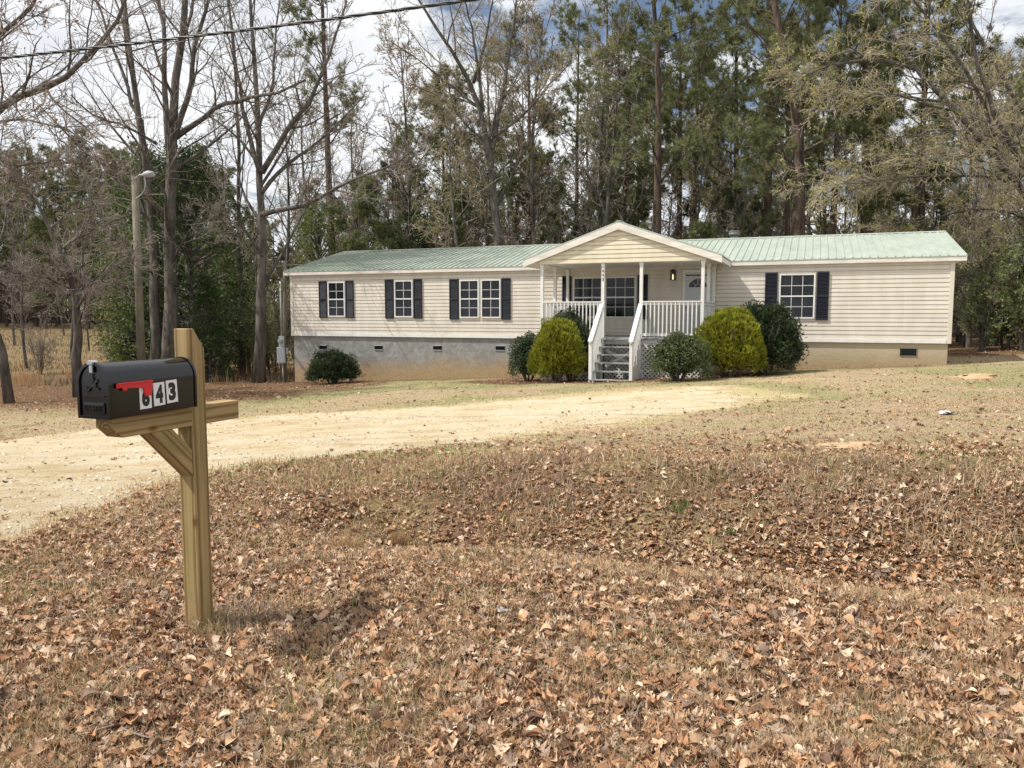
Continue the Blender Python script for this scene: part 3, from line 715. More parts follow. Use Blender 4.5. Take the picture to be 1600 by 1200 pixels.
# ------------------------------------------------------------------ house
ZB = -1.3
house = empty('mobile_home', (HL[0], HL[1], ZB), HT)
tag(house, 'long cream mobile home with green metal roof, black shutters and white front porch', 'house')
SH = (0, 0, ZB)
def hb(g, name, mats, parent=house): return g.build(name, mats, parent, SH)
def dupe(o, dx=0, dy=0, dz=0):
    c = o.copy(); COL.objects.link(c); c.parent = o.parent; c.location = (o.location[0] + dx, o.location[1] + dy, o.location[2] + dz); return c
LEN, DEP = 23.05, 8.2
ZS, ZE = .66, 3.05
def siding_wall(g, p0, p1, z0, z1, course=.128, out=.013, top=None):
    """lapped courses on a vertical wall from p0 to p1 (outside is to the right of p0->p1); top: fn(u)->z for gables"""
    p0 = np.array(p0, float); p1 = np.array(p1, float); d = p1 - p0; L = np.linalg.norm(d); d /= L; nrm = np.array([d[1], -d[0]])
    z = z0
    while z < z1 - 1e-6:
        zt_ = min(z + course, z1)
        a, b = 0.0, L
        if top is not None:
            a0_, b0_, a1_, b1_ = top(z) + top(zt_ - .0001)
        else: a0_, b0_, a1_, b1_ = a, b, a, b
        P = lambda u, o: p0 + d * u + nrm * o
        gp = .013 if zt_ - z > .06 else 0.0     # shadow gap under the next lap
        V = [(*P(a0_, out), z), (*P(b0_, out), z), (*P(b1_, .004), zt_ - gp), (*P(a1_, .004), zt_ - gp), (*P(a0_, -.028), z), (*P(b0_, -.028), z), (*P(b1_, -.028), zt_ - gp), (*P(a1_, -.028), zt_ - gp), (*P(b1_, -.028), zt_), (*P(a1_, -.028), zt_)]
        g.add(V, np.array([(0, 1, 2, 3), (1, 0, 4, 5), (3, 2, 6, 7), (7, 6, 8, 9)])); z = zt_
    return g
# foundation
g = Geo(); g.box(.05, LEN - .05, .04, DEP - .04, -1.7, ZS - .012)
found = hb(g, 'foundation', M['concrete'])
for i, uu in enumerate((1.42, 3.92, 6.42, 8.92)):
    g = Geo(); zc = .205 + i * .03; w2 = .175
    g.box(uu - w2, uu + w2, .030, .045, zc - .09, zc + .09, 1)
    g.box(uu - w2, uu + w2, .015, .037, zc + .07, zc + .095, 0); g.box(uu - w2, uu + w2, .015, .037, zc - .095, zc - .075, 0)
    hb(g, 'vent', [M['greybox'], M['dark']], found)
g = Geo(); g.box(21.76, 22.19, .028, .045, .295, .475, 1)
for k in range(11): g.box(21.78 + k * .039, 21.80 + k * .039, .015, .036, .30, .47, 3)
g.box(21.74, 22.21, .012, .034, .47, .485, 2); g.box(21.74, 22.21, .012, .034, .285, .298, 2)
o = hb(g, 'vent', [M['greybox'], M['dark'], M['shutter'], M['shutter']], found); o['label'] = 'wide barred foundation vent'
# walls
g = Geo(); siding_wall(g, (0, 0), (LEN, 0), ZS + .10, ZE)
hb(g, 'front_wall', M['siding'])
def gab(z, D=DEP):
    if z <= ZE: return (0.0, D)
    f = (z - ZE) / 1.12 * D / 2; return (f, D - f)
g = Geo(); siding_wall(g, (LEN, 0), (LEN, DEP), ZS + .10, 4.12, top=gab); hb(g, 'end_wall', M['siding'])
g = Geo(); siding_wall(g, (0, DEP), (0, 0), ZS + .10, 4.12, top=gab); hb(g, 'end_wall', M['siding'])
g = Geo(); siding_wall(g, (LEN, DEP), (0, DEP), ZS + .10, ZE); hb(g, 'back_wall', M['siding'])
g = Geo(); g.box(.10, LEN - .10, -.022, .03, ZS - .01, ZS + .105); g.box(LEN - .03, LEN + .022, .1, DEP - .1, ZS - .01, ZS + .105); g.box(-.022, .03, .1, DEP - .1, ZS - .01, ZS + .105); hb(g, 'skirt_board', M['white'])
for uu in (0, LEN):
    for vv in (0, DEP):
        g = Geo()
        su = -1 if uu == 0 else 1; sv = -1 if vv == 0 else 1
        g.box(min(uu + su * .026, uu - su * .09), max(uu + su * .026, uu - su * .09), min(vv + sv * .026, vv - sv * .09), max(vv + sv * .026, vv - sv * .09), ZS - .012, ZE + .0)
        hb(g, 'corner_trim', M['siding'])
# windows
def shutter(u0, u1, z0, z1, label=None):
    g = Geo(); y0, y1 = -.052, -.012; s_ = .035; zm = (z0 + z1) / 2 + .0
    g.box(u0, u0 + s_, y0, y1, z0, z1); g.box(u1 - s_, u1, y0, y1, z0, z1)
    for a, b in ((z0, z0 + .05), (zm - .03, zm + .03), (z1 - .05, z1)): g.box(u0 + s_, u1 - s_, y0 + .002, y1, a, b)
    for a, b in ((z0 + .05, zm - .03), (zm + .03, z1 - .05)):
        k = int((b - a) / .04)
        for i in range(k):
            z = a + (b - a) * i / k; dz = (b - a) / k
            g.hexa([(u0 + s_, y0 + .008, z), (u1 - s_, y0 + .008, z), (u1 - s_, y1 - .002, z + dz * .3), (u0 + s_, y1 - .002, z + dz * .3), (u0 + s_, y0 + .008, z + .012), (u1 - s_, y0 + .008, z + .012), (u1 - s_, y1 - .002, z + dz), (u0 + s_, y1 - .002, z + dz)])
    return hb(g, 'shutter', M['shutter'])
def window(u0, u1, z0, z1, cols, rows=2, screen=True, mull=True):
    root = Geo(); y0, y1 = -.045, .0; b = .045
    g = root
    g.box(u0, u0 + b, y0, y1, z0, z1); g.box(u1 - b, u1, y0, y1, z0, z1)
    g.box(u0 + b, u1 - b, y0 + .001, y1, z1 - b, z1); g.box(u0 + b, u1 - b, y0 - .006, y1, z0, z0 + b)
    zm = (z0 + z1) / 2; g.box(u0 + b, u1 - b, y0 + .004, y1 - .01, zm - .022, zm + .022)
    fr = hb(g, 'window', M['white'])
    g = Geo(); g.box(u0 + b - .003, u1 - b + .003, -.020, -.014, zm - .003, z1 - b + .003); hb(g, 'pane', M['glass'], fr)
    g = Geo(); g.box(u0 + b - .003, u1 - b + .003, -.026, -.018, z0 + b - .003, zm + .003); hb(g, 'pane', M['screen'] if screen else M['glass'], fr)
    g = Geo(); mw = .009
    for i in range(1, cols):
        x = u0 + b + (u1 - u0 - 2 * b) * i / cols; g.box(x - mw, x + mw, -.031, -.015, z0 + b, z1 - b)
    for a, c_ in ((z0 + b, zm), (zm, z1 - b)):
        for j in range(1, rows):
            z = a + (c_ - a) * j / rows; g.box(u0 + b, u1 - b, -.0295, -.0155, z - mw, z + mw)
    hb(g, 'muntin', M['white_worn'], fr)
    return fr
window(1.735, 2.505, 1.40, 2.745, 2); shutter(1.33, 1.69, 1.36, 2.78); shutter(2.55, 2.90, 1.36, 2.78)
window(4.675, 5.45, 1.385, 2.755, 2); shutter(4.28, 4.64, 1.34, 2.80); shutter(5.49, 5.84, 1.34, 2.80)
window(7.365, 8.125, 1.365, 2.735, 2); window(8.205, 8.965, 1.365, 2.735, 2); shutter(6.96, 7.33, 1.31, 2.77); shutter(9.00, 9.34, 1.31, 2.77)
window(11.64, 12.66, 1.38, 2.75, 3, screen=False); window(12.76, 13.80, 1.38, 2.75, 3, screen=False); shutter(11.25, 11.58, 1.33, 2.80); shutter(13.86, 14.20, 1.33, 2.80)
window(18.30, 19.345, 1.365, 2.745, 3); shutter(17.88, 18.25, 1.32, 2.79); shutter(19.385, 19.735, 1.32, 2.79)
# front door: outer (storm) frame and door with fan light
g = Geo(); d0, d1, dz0, dz1 = 15.34, 16.30, .80, 2.92
g.box(d0, d0 + .07, -.05, 0, dz0, dz1); g.box(d1 - .07, d1, -.05, 0, dz0, dz1); g.box(d0 + .07, d1 - .07, -.049, 0, dz1 - .08, dz1)
fr = hb(g, 'door', M['white'])
g = Geo(); g.box(d0 + .07, d1 - .07, -.028, -.005, dz0 + .02, dz1 - .08, 0)
g.box(d0 + .09, d1 - .09, -.032, -.027, 2.735, 2.77, 1)
for (a, b, c_, e) in ((.17, .43, .95, 1.55), (.53, .79, .95, 1.55), (.17, .43, 1.68, 2.25), (.53, .79, 1.68, 2.25)):
    for x0_, x1_, z0_, z1_ in ((a, b, c_, c_ + .015), (a, b, e - .015, e), (a, a + .015, c_, e), (b - .015, b, c_, e)): g.box(d0 + x0_, d0 + x1_, -.034, -.026, z0_, z1_, 0)
hb(g, 'door_leaf', [M['door'], M['dark']], fr)
g = Geo(); n = 14; c0 = ((d0 + d1) / 2, 2.36); R_ = .30
pts = [(c0[0] + R_ * math.cos(math.pi * i / n), c0[1] + R_ * .95 * math.sin(math.pi * i / n)) for i in range(n + 1)]
g.prism([(p[0], p[1]) for p in pts], 1, -.034, -.024, 0)
for i in range(5):
    a = math.pi * (i + .0) / 4; g.bar((c0[0] + .09 * math.cos(a), -.036, c0[1] + .09 * math.sin(a)), (c0[0] + R_ * math.cos(a), -.036, c0[1] + R_ * .95 * math.sin(a)), .014, .008, 1)
for i in range(n):
    g.bar((pts[i][0], -.036, pts[i][1]), (pts[i + 1][0], -.036, pts[i + 1][1]), .02, .01, 1)
    a, b = math.pi * i / n, math.pi * (i + 1) / n; g.bar((c0[0] + .1 * math.cos(a), -.036, c0[1] + .1 * math.sin(a)), (c0[0] + .1 * math.cos(b), -.036, c0[1] + .1 * math.sin(b)), .012, .008, 1)
g.bar((c0[0] - R_, -.036, c0[1]), (c0[0] + R_, -.036, c0[1]), .02, .01, 1)
hb(g, 'fan_light', [M['glass'], M['white']], fr)
g = Geo(); g.cyl((d0 + .13, -.03, 1.72), (d0 + .13, -.085, 1.72), .03, k=12); hb(g, 'handle', M['galv'], fr); g = Geo(); g.cyl((d0 + .13, -.03, 1.88), (d0 + .13, -.05, 1.88), .028, k=12); hb(g, 'lock', M['galv'], fr)
# wall lantern (lit)
t_ = NT('lantern_glass'); em = t_.n('ShaderNodeEmission'); em.inputs[0].default_value = (1, .72, .38, 1); em.inputs[1].default_value = 1.6; t_.l(em, 0, t_.out, 0); M['lamp_glow'] = t_.m
lu = 15.03
g = Geo(); g.box(lu - .06, lu + .06, -.04, -.012, 2.60, 2.93); g.box(lu - .085, lu + .085, -.19, -.03, 2.89, 2.915); g.prism([(lu - .085, 2.915), (lu + .085, 2.915), (lu + .03, 2.95), (lu - .03, 2.95)], 1, -.17, -.05)
for a in (-.075, .075):
    for b in (-.18, -.05): g.box(lu + a - .007, lu + a + .007, b - .007, b + .007, 2.62, 2.89)
g.box(lu - .085, lu + .085, -.19, -.03, 2.60, 2.62)
lam = hb(g, 'wall_lantern', M['black'])
g = Geo(); g.cyl((lu, -.115, 2.62), (lu, -.115, 2.76), .025, .022, 10); g.cyl((lu, -.115, 2.76), (lu, -.115, 2.80), .022, .008, 10); hb(g, 'bulb', M['lamp_glow'], lam)

# ---- porch
PU0, PU1, PV, PZ = 11.42, 16.38, -2.85, .80
g = Geo(); 
nb = 18
for i in range(nb):
    v0 = PV - .06 + i * (abs(PV) + .04) / nb; g.box(PU0 - .04, PU1 + .04, v0, v0 + (abs(PV) + .04) / nb - .008, PZ - .03, PZ)
g.box(PU0, PU1, PV, PV + .04, PZ - .20, PZ - .032, 1); g.box(PU0, PU0 + .04, PV + .04, -.03, PZ - .20, PZ - .032, 1); g.box(PU1 - .04, PU1, PV + .04, -.03, PZ - .20, PZ - .032, 1)
hb(g, 'porch_deck', [M['tread'], M['white_worn']])
pw = .047
posts = [(PU0 + .05, PV + .06), (13.40, PV + .06), (14.555, PV + .06), (PU1 - .05, PV + .06), (PU0 + .05, PV * .53), (PU1 - .05, PV * .53), (PU0 + .05, -.10), (PU1 - .05, -.10)]
plist = []
for (a, b) in posts:
    g = Geo(); g.box(a - pw, a + pw, b - pw, b + pw, PZ, 3.02); g.box(a - pw - .012, a + pw + .012, b - pw - .012, b + pw + .012, 2.93, 3.02 - .003)
    plist.append(bevel(hb(g, 'porch_post', M['white']), .004, 1))
for i, ch in enumerate('643'):
    V, Fs = text_geo(ch, .12, .0012, .003); V = fit(V, .052, .092)
    g = Geo(); g.add(np.stack([V[:, 0] + 13.40, PV + .06 - pw - .004 - V[:, 2], V[:, 1] + 2.80 - i * .128], -1), Fs)
    hb(g, 'number', M['ink'], plist[1])
# lower posts supporting deck
def lz(u, v):   # ground at local house coordinates
    p = HL + HD * u + HN * v; return float(hz(p[0], p[1]))
for (a, b) in [posts[0], posts[3], (13.36, PV + .06), (14.6, PV + .06)]:
    g = Geo(); z0 = lz(a, b) - .1; g.box(a - .045, a + .045, b - .045 + .02, b + .045 + .02, z0, PZ - .032); hb(g, 'deck_post', M['white_worn'])
def railing(p, q, name='railing', zt_=1.87, zb_=.90, step=.118, slope=0):
    """p,q: (u,v); slope: z drop from p to q"""
    p = np.array(p, float); q = np.array(q, float); L = np.linalg.norm(q - p); d = (q - p) / L
    g = Geo()
    P3 = lambda a, z: (p[0] + d[0] * a, p[1] + d[1] * a, z - slope * a / L)
    g.bar(P3(0, zt_), P3(L, zt_), .12, .035); g.bar(P3(0, zt_ - .06), P3(L, zt_ - .06), .036, .085); top = hb(g, name, M['white']); g = Geo(); g.bar(P3(0, zb_), P3(L, zb_), .036, .085); hb(g, 'bottom_rail', M['white'], top); first = None; k = max(1, int(round(L / step)))
    off = np.array([-d[1], d[0]]) * (.036 if abs(d[0]) < .5 else -.036)
    for i in range(1, k):
        a = L * i / k; x, y, z1_ = P3(a, zt_ - .022); _, _, z0_ = P3(a, zb_ - .05); x += off[0]; y += off[1]
        if first is None:
            g = Geo(); g.box(x - .0175, x + .0175, y - .0175, y + .0175, z0_, z1_); first = (hb(g, 'baluster', M['white'], top), x, y, z0_)
        else:
            c_ = dupe(first[0], x - first[1], y - first[2], z0_ - first[3])
    return top
fv = PV + .06
railing((PU0 + .09, fv), (13.36, fv)); railing((14.60, fv), (PU1 - .09, fv))
railing((PU0 + .05, fv + .05), (PU0 + .05, -.15)); railing((PU1 - .05, fv + .05), (PU1 - .05, -.15))
# stairs
su0, su1 = 13.36, 14.53
g = Geo(); zg = lz(13.9, -4.1)
tz = [.775, .55, .325, .10, -.13, -.36]; tv = [-2.98, -3.19, -3.40, -3.62, -3.84, -4.06]
for uu in (su0 + .10, (su0 + su1) / 2 - .2, su1 - .05):
    pts = [(-2.93, .70)]
    for z, v_ in zip(tz, tv): pts += [(v_ + .13, z - .03), (v_ - .13, z - .03)]
    pts += [(-4.19, zg - .12), (-4.02, zg - .12), (-2.93, .38)]
    tr = tessellate_polygon([[Vector((a, b, 0)) for a, b in pts]]); m_ = len(pts)
    if uu != (su0 + su1) / 2 - .2:
        V = [(uu, a, b) for a, b in pts] + [(uu + .038, a, b) for a, b in pts]
        g.add(V, [np.array(tr), np.array([(a + m_, b + m_, c_ + m_) for a, b, c_ in tr]), np.array([(i, (i + 1) % m_, m_ + (i + 1) % m_, m_ + i) for i in range(m_)])])
# diagonal braces under the steps
g.bar((su0 + .2, -3.0, .45), (su1 - .1, -3.02, -.05), .03, .09); g.bar((su1 - .1, -3.05, .45), (su0 + .2, -3.05, -.05), .03, .09)
stairs = hb(g, 'stairs', M['white_worn'])
for z, v_ in zip(tz, tv):
    g = Geo(); g.box(su0 - .01, su1 + .04, v_ - .135, v_ - .003, z - .03, z); g.box(su0 - .01, su1 + .04, v_ + .003, v_ + .135, z - .03, z); hb(g, 'tread', M['tread'], stairs)
for uu in (su0 + .02, su1 + .03):
    g = Geo(); g.box(uu - .045, uu + .045, -4.13, -4.04, zg - .15, .68); hb(g, 'newel_post', M['white'], stairs)
    railing((uu, -2.88), (uu, -4.16), 'stair_railing', 1.80, .10, .12, 1.08)
# white boards closing the lower side of the right stair rail
g = Geo()
for k in range(7): g.box(su1 + .055, su1 + .075, -4.05 + k * .155, -3.935 + k * .155, zg + .02 + .0 * k, .02 + k * .15)
hb(g, 'side_board', M['white_worn'])
# lattice skirt
def lattice(p, q, z1, name='lattice'):
    p = np.array(p, float); q = np.array(q, float); L = np.linalg.norm(q - p); d = (q - p) / L; z0 = min(lz(*p), lz(*q)) - .05; H = z1 - z0
    g = Geo(); st_ = .135; nrm = np.array([d[1], -d[0]])
    for sgn, off in ((1, .0), (-1, .009)):
        c_ = -H
        while c_ < L + H:
            # line x = c + sgn*(z-z0)
            a0_, a1_ = c_, c_ + sgn * H; ts = [0.0, 1.0]
            if a1_ != a0_:
                tA, tB = (0 - a0_) / (a1_ - a0_), (L - a0_) / (a1_ - a0_); ts = [max(0, min(tA, tB)), min(1, max(tA, tB))]
            if ts[1] - ts[0] > .03:
                P3 = lambda t_: (p[0] + d[0] * (a0_ + (a1_ - a0_) * t_) + nrm[0] * off, p[1] + d[1] * (a0_ + (a1_ - a0_) * t_) + nrm[1] * off, z0 + H * t_)
                A, B = P3(ts[0]), P3(ts[1]); A = np.array(A); B = np.array(B); dd = B - A; dd /= np.linalg.norm(dd); n3 = np.array([nrm[0], nrm[1], 0]); w3 = np.cross(dd, n3) * .021; t3 = n3 * .004
                g.hexa([A - w3 - t3, A + w3 - t3, A + w3 + t3, A - w3 + t3, B - w3 - t3, B + w3 - t3, B + w3 + t3, B - w3 + t3])
            c_ += st_ * 1.0 if False else st_
    return hb(g, name, M['white_worn'])
lattice((PU0, PV + .0), (13.32, PV + .0), PZ - .2); lattice((14.64, PV), (PU1, PV), PZ - .05); lattice((13.42, PV + .25), (14.52, PV + .25), PZ - .22)
lattice((PU1, PV + .03), (PU1, 0), PZ - .2)
# porch gable roof
GC, GH, GZ = 13.88, 2.99, 3.14     # centre, half width, eave height
AP = 4.19; GV = -2.97; BK = 3.75   # front edge, back edge (dies into the main roof)
g = Geo(); th_ = .03
for sg in (-1, 1):
    g.hexa([(GC + sg * GH, GV, GZ), (GC, GV, AP), (GC, BK, AP), (GC + sg * GH, -.30 if True else BK, GZ), (GC + sg * GH, GV, GZ + th_), (GC, GV, AP + th_), (GC, BK, AP + th_), (GC + sg * GH, -.30, GZ + th_)])
    k = 10
    for i in range(-13, 16):
        v_ = GV + .02 + (i + 13) * .23
        # ribs run down the slope, clipped at the valley line
        vb = v_; t0_ = 0.0 if v_ < -.30 else (v_ + .30) / (BK + .30)
        if t0_ < .97:
            A = (GC + sg * GH * (1 - t0_), v_, GZ + (AP - GZ) * t0_ + th_); B = (GC + sg * .02, v_, AP + th_ - .005); g.bar(A, B, .03, .02)
g.bar((GC, GV - .01, AP + th_ + .01), (GC, BK, AP + th_ + .01), .16, .025)
hb(g, 'porch_roof', M['roof'])
g = Geo(); fh = .20
for sg in (-1, 1):
    x0_ = GC + sg * (GH - .01); g.hexa([(x0_, GV - .0, GZ - fh + .01), (GC, GV, AP - fh), (GC, GV + .03, AP - fh), (x0_, GV + .03, GZ - fh + .01), (x0_, GV, GZ - .003), (GC, GV, AP - .003), (GC, GV + .03, AP - .003), (x0_, GV + .03, GZ - .003)])
    a, b = sorted((x0_, x0_ - sg * .025)); g.box(a, b, GV + .032, -.36, GZ - .17, GZ - .02)
    # sloping soffit back to the beam
    xi = GC + sg * (PU1 - PU0) / 2
    g.hexa([(x0_ - sg * .03, GV + .032, GZ - .165), (xi, GV + .032, GZ - .05), (xi, -.1, GZ - .05), (x0_ - sg * .03, -.36, GZ - .165), (x0_ - sg * .03, GV + .032, GZ - .155), (xi, GV + .032, GZ - .04), (xi, -.1, GZ - .04), (x0_ - sg * .03, -.36, GZ - .155)])
hb(g, 'barge_board', M['fascia'])
g = Geo(); x0_, x1_ = PU0 - .02, PU1 + .04
g.box(x0_, x1_, PV - .02, PV + .10, 3.02, 3.09); g.box(x0_, x0_ + .08, PV + .10, -.03, 3.02, 3.09); g.box(x1_ - .08, x1_, PV + .10, -.03, 3.02, 3.09); g.box(x0_ + .08, x1_ - .08, PV + .10, -.03, 3.05, 3.065)
hb(g, 'porch_ceiling', M['white'])
g = Geo(); sl = (AP - GZ) / GH
def gtop(z):
    f = max(0, (z - (AP - .02 - sl * (x1_ - x0_) / 2)) / sl); return (f, (x1_ - x0_) - f)
siding_wall(g, (x0_, PV - .03), (x1_, PV - .03), 3.035, AP - .03, .128, top=gtop)
hb(g, 'gable_panel', M['siding_y'])
# main roof
EV, EZ, RV, RZ = -.13, 3.15, 4.1, 4.235; U0, U1 = -.27, LEN + .31
th_ = .025; VB = DEP + .13
g = Geo()
for (va, vb) in ((EV, RV), (VB, RV)):
    g.hexa([(U0, va, EZ), (U1, va, EZ), (U1, vb, RZ), (U0, vb, RZ), (U0, va, EZ + th_), (U1, va, EZ + th_), (U1, vb, RZ + th_), (U0, vb, RZ + th_)])
    nr = int((U1 - U0) / .2286)
    for i in range(nr + 1):
        u_ = U0 + .02 + i * (U1 - U0 - .04) / nr
        if va == EV and abs(u_ - GC) < GH:
            t0_ = min(1, max(0, 1 - abs(u_ - GC) / GH)) * (BK - EV) / (RV - EV) ; t0_ = min(t0_, .95)
        else: t0_ = 0
        A = np.array((u_, va + (vb - va) * t0_, EZ + (RZ - EZ) * t0_ + th_)); B = np.array((u_, vb, RZ + th_ - .003)); d_ = (B - A) / np.linalg.norm(B - A); nn = np.array([0, -d_[2], d_[1]]) * (1 if va == EV else -1)
        ww = np.array([1., 0, 0]); V = []
        for c_ in (A, B):
            for a_, b_ in ((-.030, 0), (.030, 0), (.012, .028), (-.012, .028)): V.append(c_ + ww * a_ + nn * b_)
        g.hexa(V)
g.hexa([(U0, RV - .16, RZ + th_ - .028), (U1, RV - .16, RZ + th_ - .028), (U1, RV, RZ + th_ + .015), (U0, RV, RZ + th_ + .015), (U0, RV - .16, RZ + th_ - .015), (U1, RV - .16, RZ + th_ - .015), (U1, RV, RZ + th_ + .03), (U0, RV, RZ + th_ + .03)])
g.hexa([(U0, RV + .16, RZ + th_ - .028), (U1, RV + .16, RZ + th_ - .028), (U1, RV, RZ + th_ + .015), (U0, RV, RZ + th_ + .015), (U0, RV + .16, RZ + th_ - .015), (U1, RV + .16, RZ + th_ - .015), (U1, RV, RZ + th_ + .03), (U0, RV, RZ + th_ + .03)])
roof = hb(g, 'roof', M['roof'])
g = Geo(); FZ = 3.025
# fascia stays off the porch roof span
g.box(U0 + .01, GC - GH + .02, EV + .01, EV + .035, FZ, EZ - .003); g.box(GC + GH - .02, U1 - .01, EV + .01, EV + .035, FZ, EZ - .003); g.box(U0 + .01, U1 - .01, VB - .035, VB - .01, FZ, EZ - .003)
for uu in (U0 + .012, U1 - .037):
    for va in (EV, VB):
        g.hexa([(uu, va, FZ + .002), (uu + .025, va, FZ + .002), (uu + .025, RV, RZ - .125), (uu, RV, RZ - .125), (uu, va, EZ - .004), (uu + .025, va, EZ - .004), (uu + .025, RV, RZ - .004), (uu, RV, RZ - .004)])
hb(g, 'fascia', M['fascia'])
g = Geo(); g.box(U0 + .04, U1 - .04, EV + .036, -.001, FZ + .012, FZ + .022); g.box(U0 + .04, U1 - .04, DEP + .001, VB - .036, FZ + .012, FZ + .022); g.box(U0 + .04, -.001, 0, DEP, FZ + .012, FZ + .022); g.box(LEN + .001, U1 - .04, 0, DEP, FZ + .012, FZ + .022); hb(g, 'soffit', M['white'])
g = Geo(); cu, cv = 16.5, 4.45
g.cyl((cu, cv, 4.0), (cu, cv, 4.46), .14, k=20); g.cyl((cu, cv, 4.42), (cu, cv, 4.50), .20, k=20); g.cyl((cu, cv, 4.53), (cu, cv, 4.57), .20, .17, k=20); g.cyl((cu, cv, 4.49), (cu, cv, 4.54), .15, k=20)
hb(g, 'flue_pipe', M['flue'], roof)

# ------------------------------------------------------------------ poles, wire
def pt(px, py, Y): return W(px, py, Y)
g = Geo(); Yp = 26.0; A = pt(222, 600, Yp); A[2] = gz(A[0], A[1]) - .3; B = pt(210.5, 275, Yp)
g.cyl(A, B, .145, .11, 14); lp = empty('light_pole', (A[0], A[1], A[2] + .3)); sh = np.array(lp.location)
tag(lp, 'leaning grey wooden pole with a small street lamp beside the yard', 'light pole')
g.build('pole', M['pole_wood'], lp, sh)
g = Geo(); C1 = B + np.array([.0, -.1, -.15]); arc = np.array([[C1, C1 + [.12, -.02, .08], C1 + [.24, -.05, .16], C1 + [.38, -.06, .17], C1 + [.46, -.06, .16]]])
g.tubes(arc, np.full((1, 5), .022), 8); g.box(C1[0] - .03, C1[0] + .03, C1[1] - .03, C1[1] + .05, C1[2] - .12, C1[2] + .06)
arc2 = np.array([[B + [.05, -.1, -.75], B + [.2, -.1, -.65], B + [.32, -.08, -.5], B + [.38, -.06, -.25], B + [.36, -.06, -.05]]]); g.tubes(arc2, np.full((1, 5), .016), 6)
g.build('lamp_arm', M['galv'], lp, sh)
g = Geo(); hd = C1 + [.52, -.06, .16]
hp = np.array([[hd + [-.18, 0, 0], hd + [-.12, 0, .01], hd + [0, 0, .02], hd + [.14, 0, .015], hd + [.24, 0, .0]]]); g.tubes(hp, np.array([[.04, .08, .115, .10, .02]]), 12, caps=True)
lh = g.build('lamp_head', M['greybox'], lp, sh)

g = Geo(); Ym = 31.4; A = pt(445, 590, Ym); A[2] = gz(A[0], A[1]) - .3; B = pt(444.5, 407, Ym)
g.cyl(A, B, .075, .065, 12); up = empty('meter_pole', (A[0], A[1], A[2] + .3)); sh = np.array(up.location)
tag(up, 'short wooden utility pole with electric meter and grey panel box at the house corner', 'utility pole')
g.build('pole', M['pole_wood'], up, sh)
g = Geo(); cx_ = A[0] - .055; cy_ = A[1] - .11; zz_ = lambda py: pt(445, py, Ym)[2]
g.cyl((cx_, cy_, zz_(525)), (cx_ + .01, cy_, zz_(440)), .035, k=10); g.cyl((cx_ + .02, cy_, zz_(566)), (cx_ + .03, cy_, A[2] + .2), .03, k=10)
g.build('conduit', M['galv'], up, sh)
g = Geo(); mz = zz_(533); g.box(cx_ - .10, cx_ + .12, cy_ - .09, cy_ + .03, mz - .22, mz + .2); g.cyl((cx_ - .02, cy_ - .08, mz + .02), (cx_ - .02, cy_ - .2, mz + .02), .09, k=14)
bevel(g.build('meter', M['greybox'], up, sh), .008)
g = Geo(); g.box(cx_ - .17, cx_ + .16, cy_ - .14, cy_ + .03, zz_(567), zz_(542)); g.box(cx_ - .155, cx_ + .145, cy_ - .15, cy_ - .139, zz_(566), zz_(543))
g.box(cx_ + .19, cx_ + .27, cy_ - .08, cy_ + .02, zz_(553), zz_(543)); bevel(g.build('panel_box', M['greybox'], up, sh), .008)

g = Geo(); A = pt(-260, 121.5, 15.3); Bp = pt(735, 0, 11.2); D_ = Bp - A; n = 260; tts = np.linspace(0, 1.55, n)
base_ = A[None] + D_[None] * tts[:, None]; base_[:, 2] += .28 * ((tts / 1.0 - .63) ** 2 - .137)
for ph, rr, off in ((0, .013, .014), (2.1, .013, .014), (4.2, .009, .016)):
    a = tts * 95 + ph; P_ = base_.copy(); P_[:, 2] += np.sin(a) * off; P_[:, 1] += np.cos(a) * off; g.tubes(P_[None], np.full((1, n), rr), 6)
tag(g.build('overhead_cable', M['black']), 'black twisted overhead cable crossing the sky above the yard', 'cable')

# ------------------------------------------------------------------ small things on the lawn
def mound(px, py, r, h__, name, label):
    c = G(px, py); g = Geo(); n = 22; V = []; 
    th = np.linspace(0, 2 * math.pi, n, endpoint=False); ks = np.linspace(0, 1, 9)
    for k in ks:
        rr = r * k * (1 + .22 * np.sin(th * 3 + 1) + .10 * np.sin(th * 7) + .13 * rng.normal(size=n)); x = c[0] + rr * np.cos(th); y = c[1] + rr * np.sin(th) * .8
        z = sheet(x, y) + h__ * (1 - k * k) ** 1.3 * (1 + .1 * rng.normal(size=n)) - .004 * k - .004; V.append(np.stack([x, y, z], -1))
    V = np.concatenate(V); f = np.array([(a * n + i, a * n + (i + 1) % n, (a + 1) * n + (i + 1) % n, (a + 1) * n + i) for a in range(len(ks) - 1) for i in range(n)])
    g.add(V, f, None, 0, True); tag(g.build(name, M['mound']), label, 'sand mound')
mound(1324, 698, .40, .045, 'ant_mound', 'low orange sand ant mound in the middle of the lawn')
mound(1526, 588, .55, .07, 'ant_mound', 'orange sand ant mound on the lawn near the house end')
def scrap(px, py, r, label):
    c = G(px, py); g = Geo(); n = 7; xs = np.linspace(-1, 1, n); X_, Y_ = np.meshgrid(xs, xs)
    Z_ = .35 * rng.random(X_.shape) + .25 * (1 - X_ ** 2) + .06; f = np.array([(a * n + b, a * n + b + 1, (a + 1) * n + b + 1, (a + 1) * n + b) for a in range(n - 1) for b in range(n - 1)])
    g.add(np.stack([c[0] + X_ * r + rng.normal(0, r * .1, X_.shape), c[1] + Y_ * r * .7 + rng.normal(0, r * .1, X_.shape), c[2] + Z_ * r], -1), f); tag(g.build('paper_scrap', M['paper']), label, 'litter')
scrap(1479, 648, .09, 'crumpled pale plastic scrap lying on the right side of the lawn')
scrap(788, 957, .028, 'tiny white paper scrap among the leaves near the roadside')

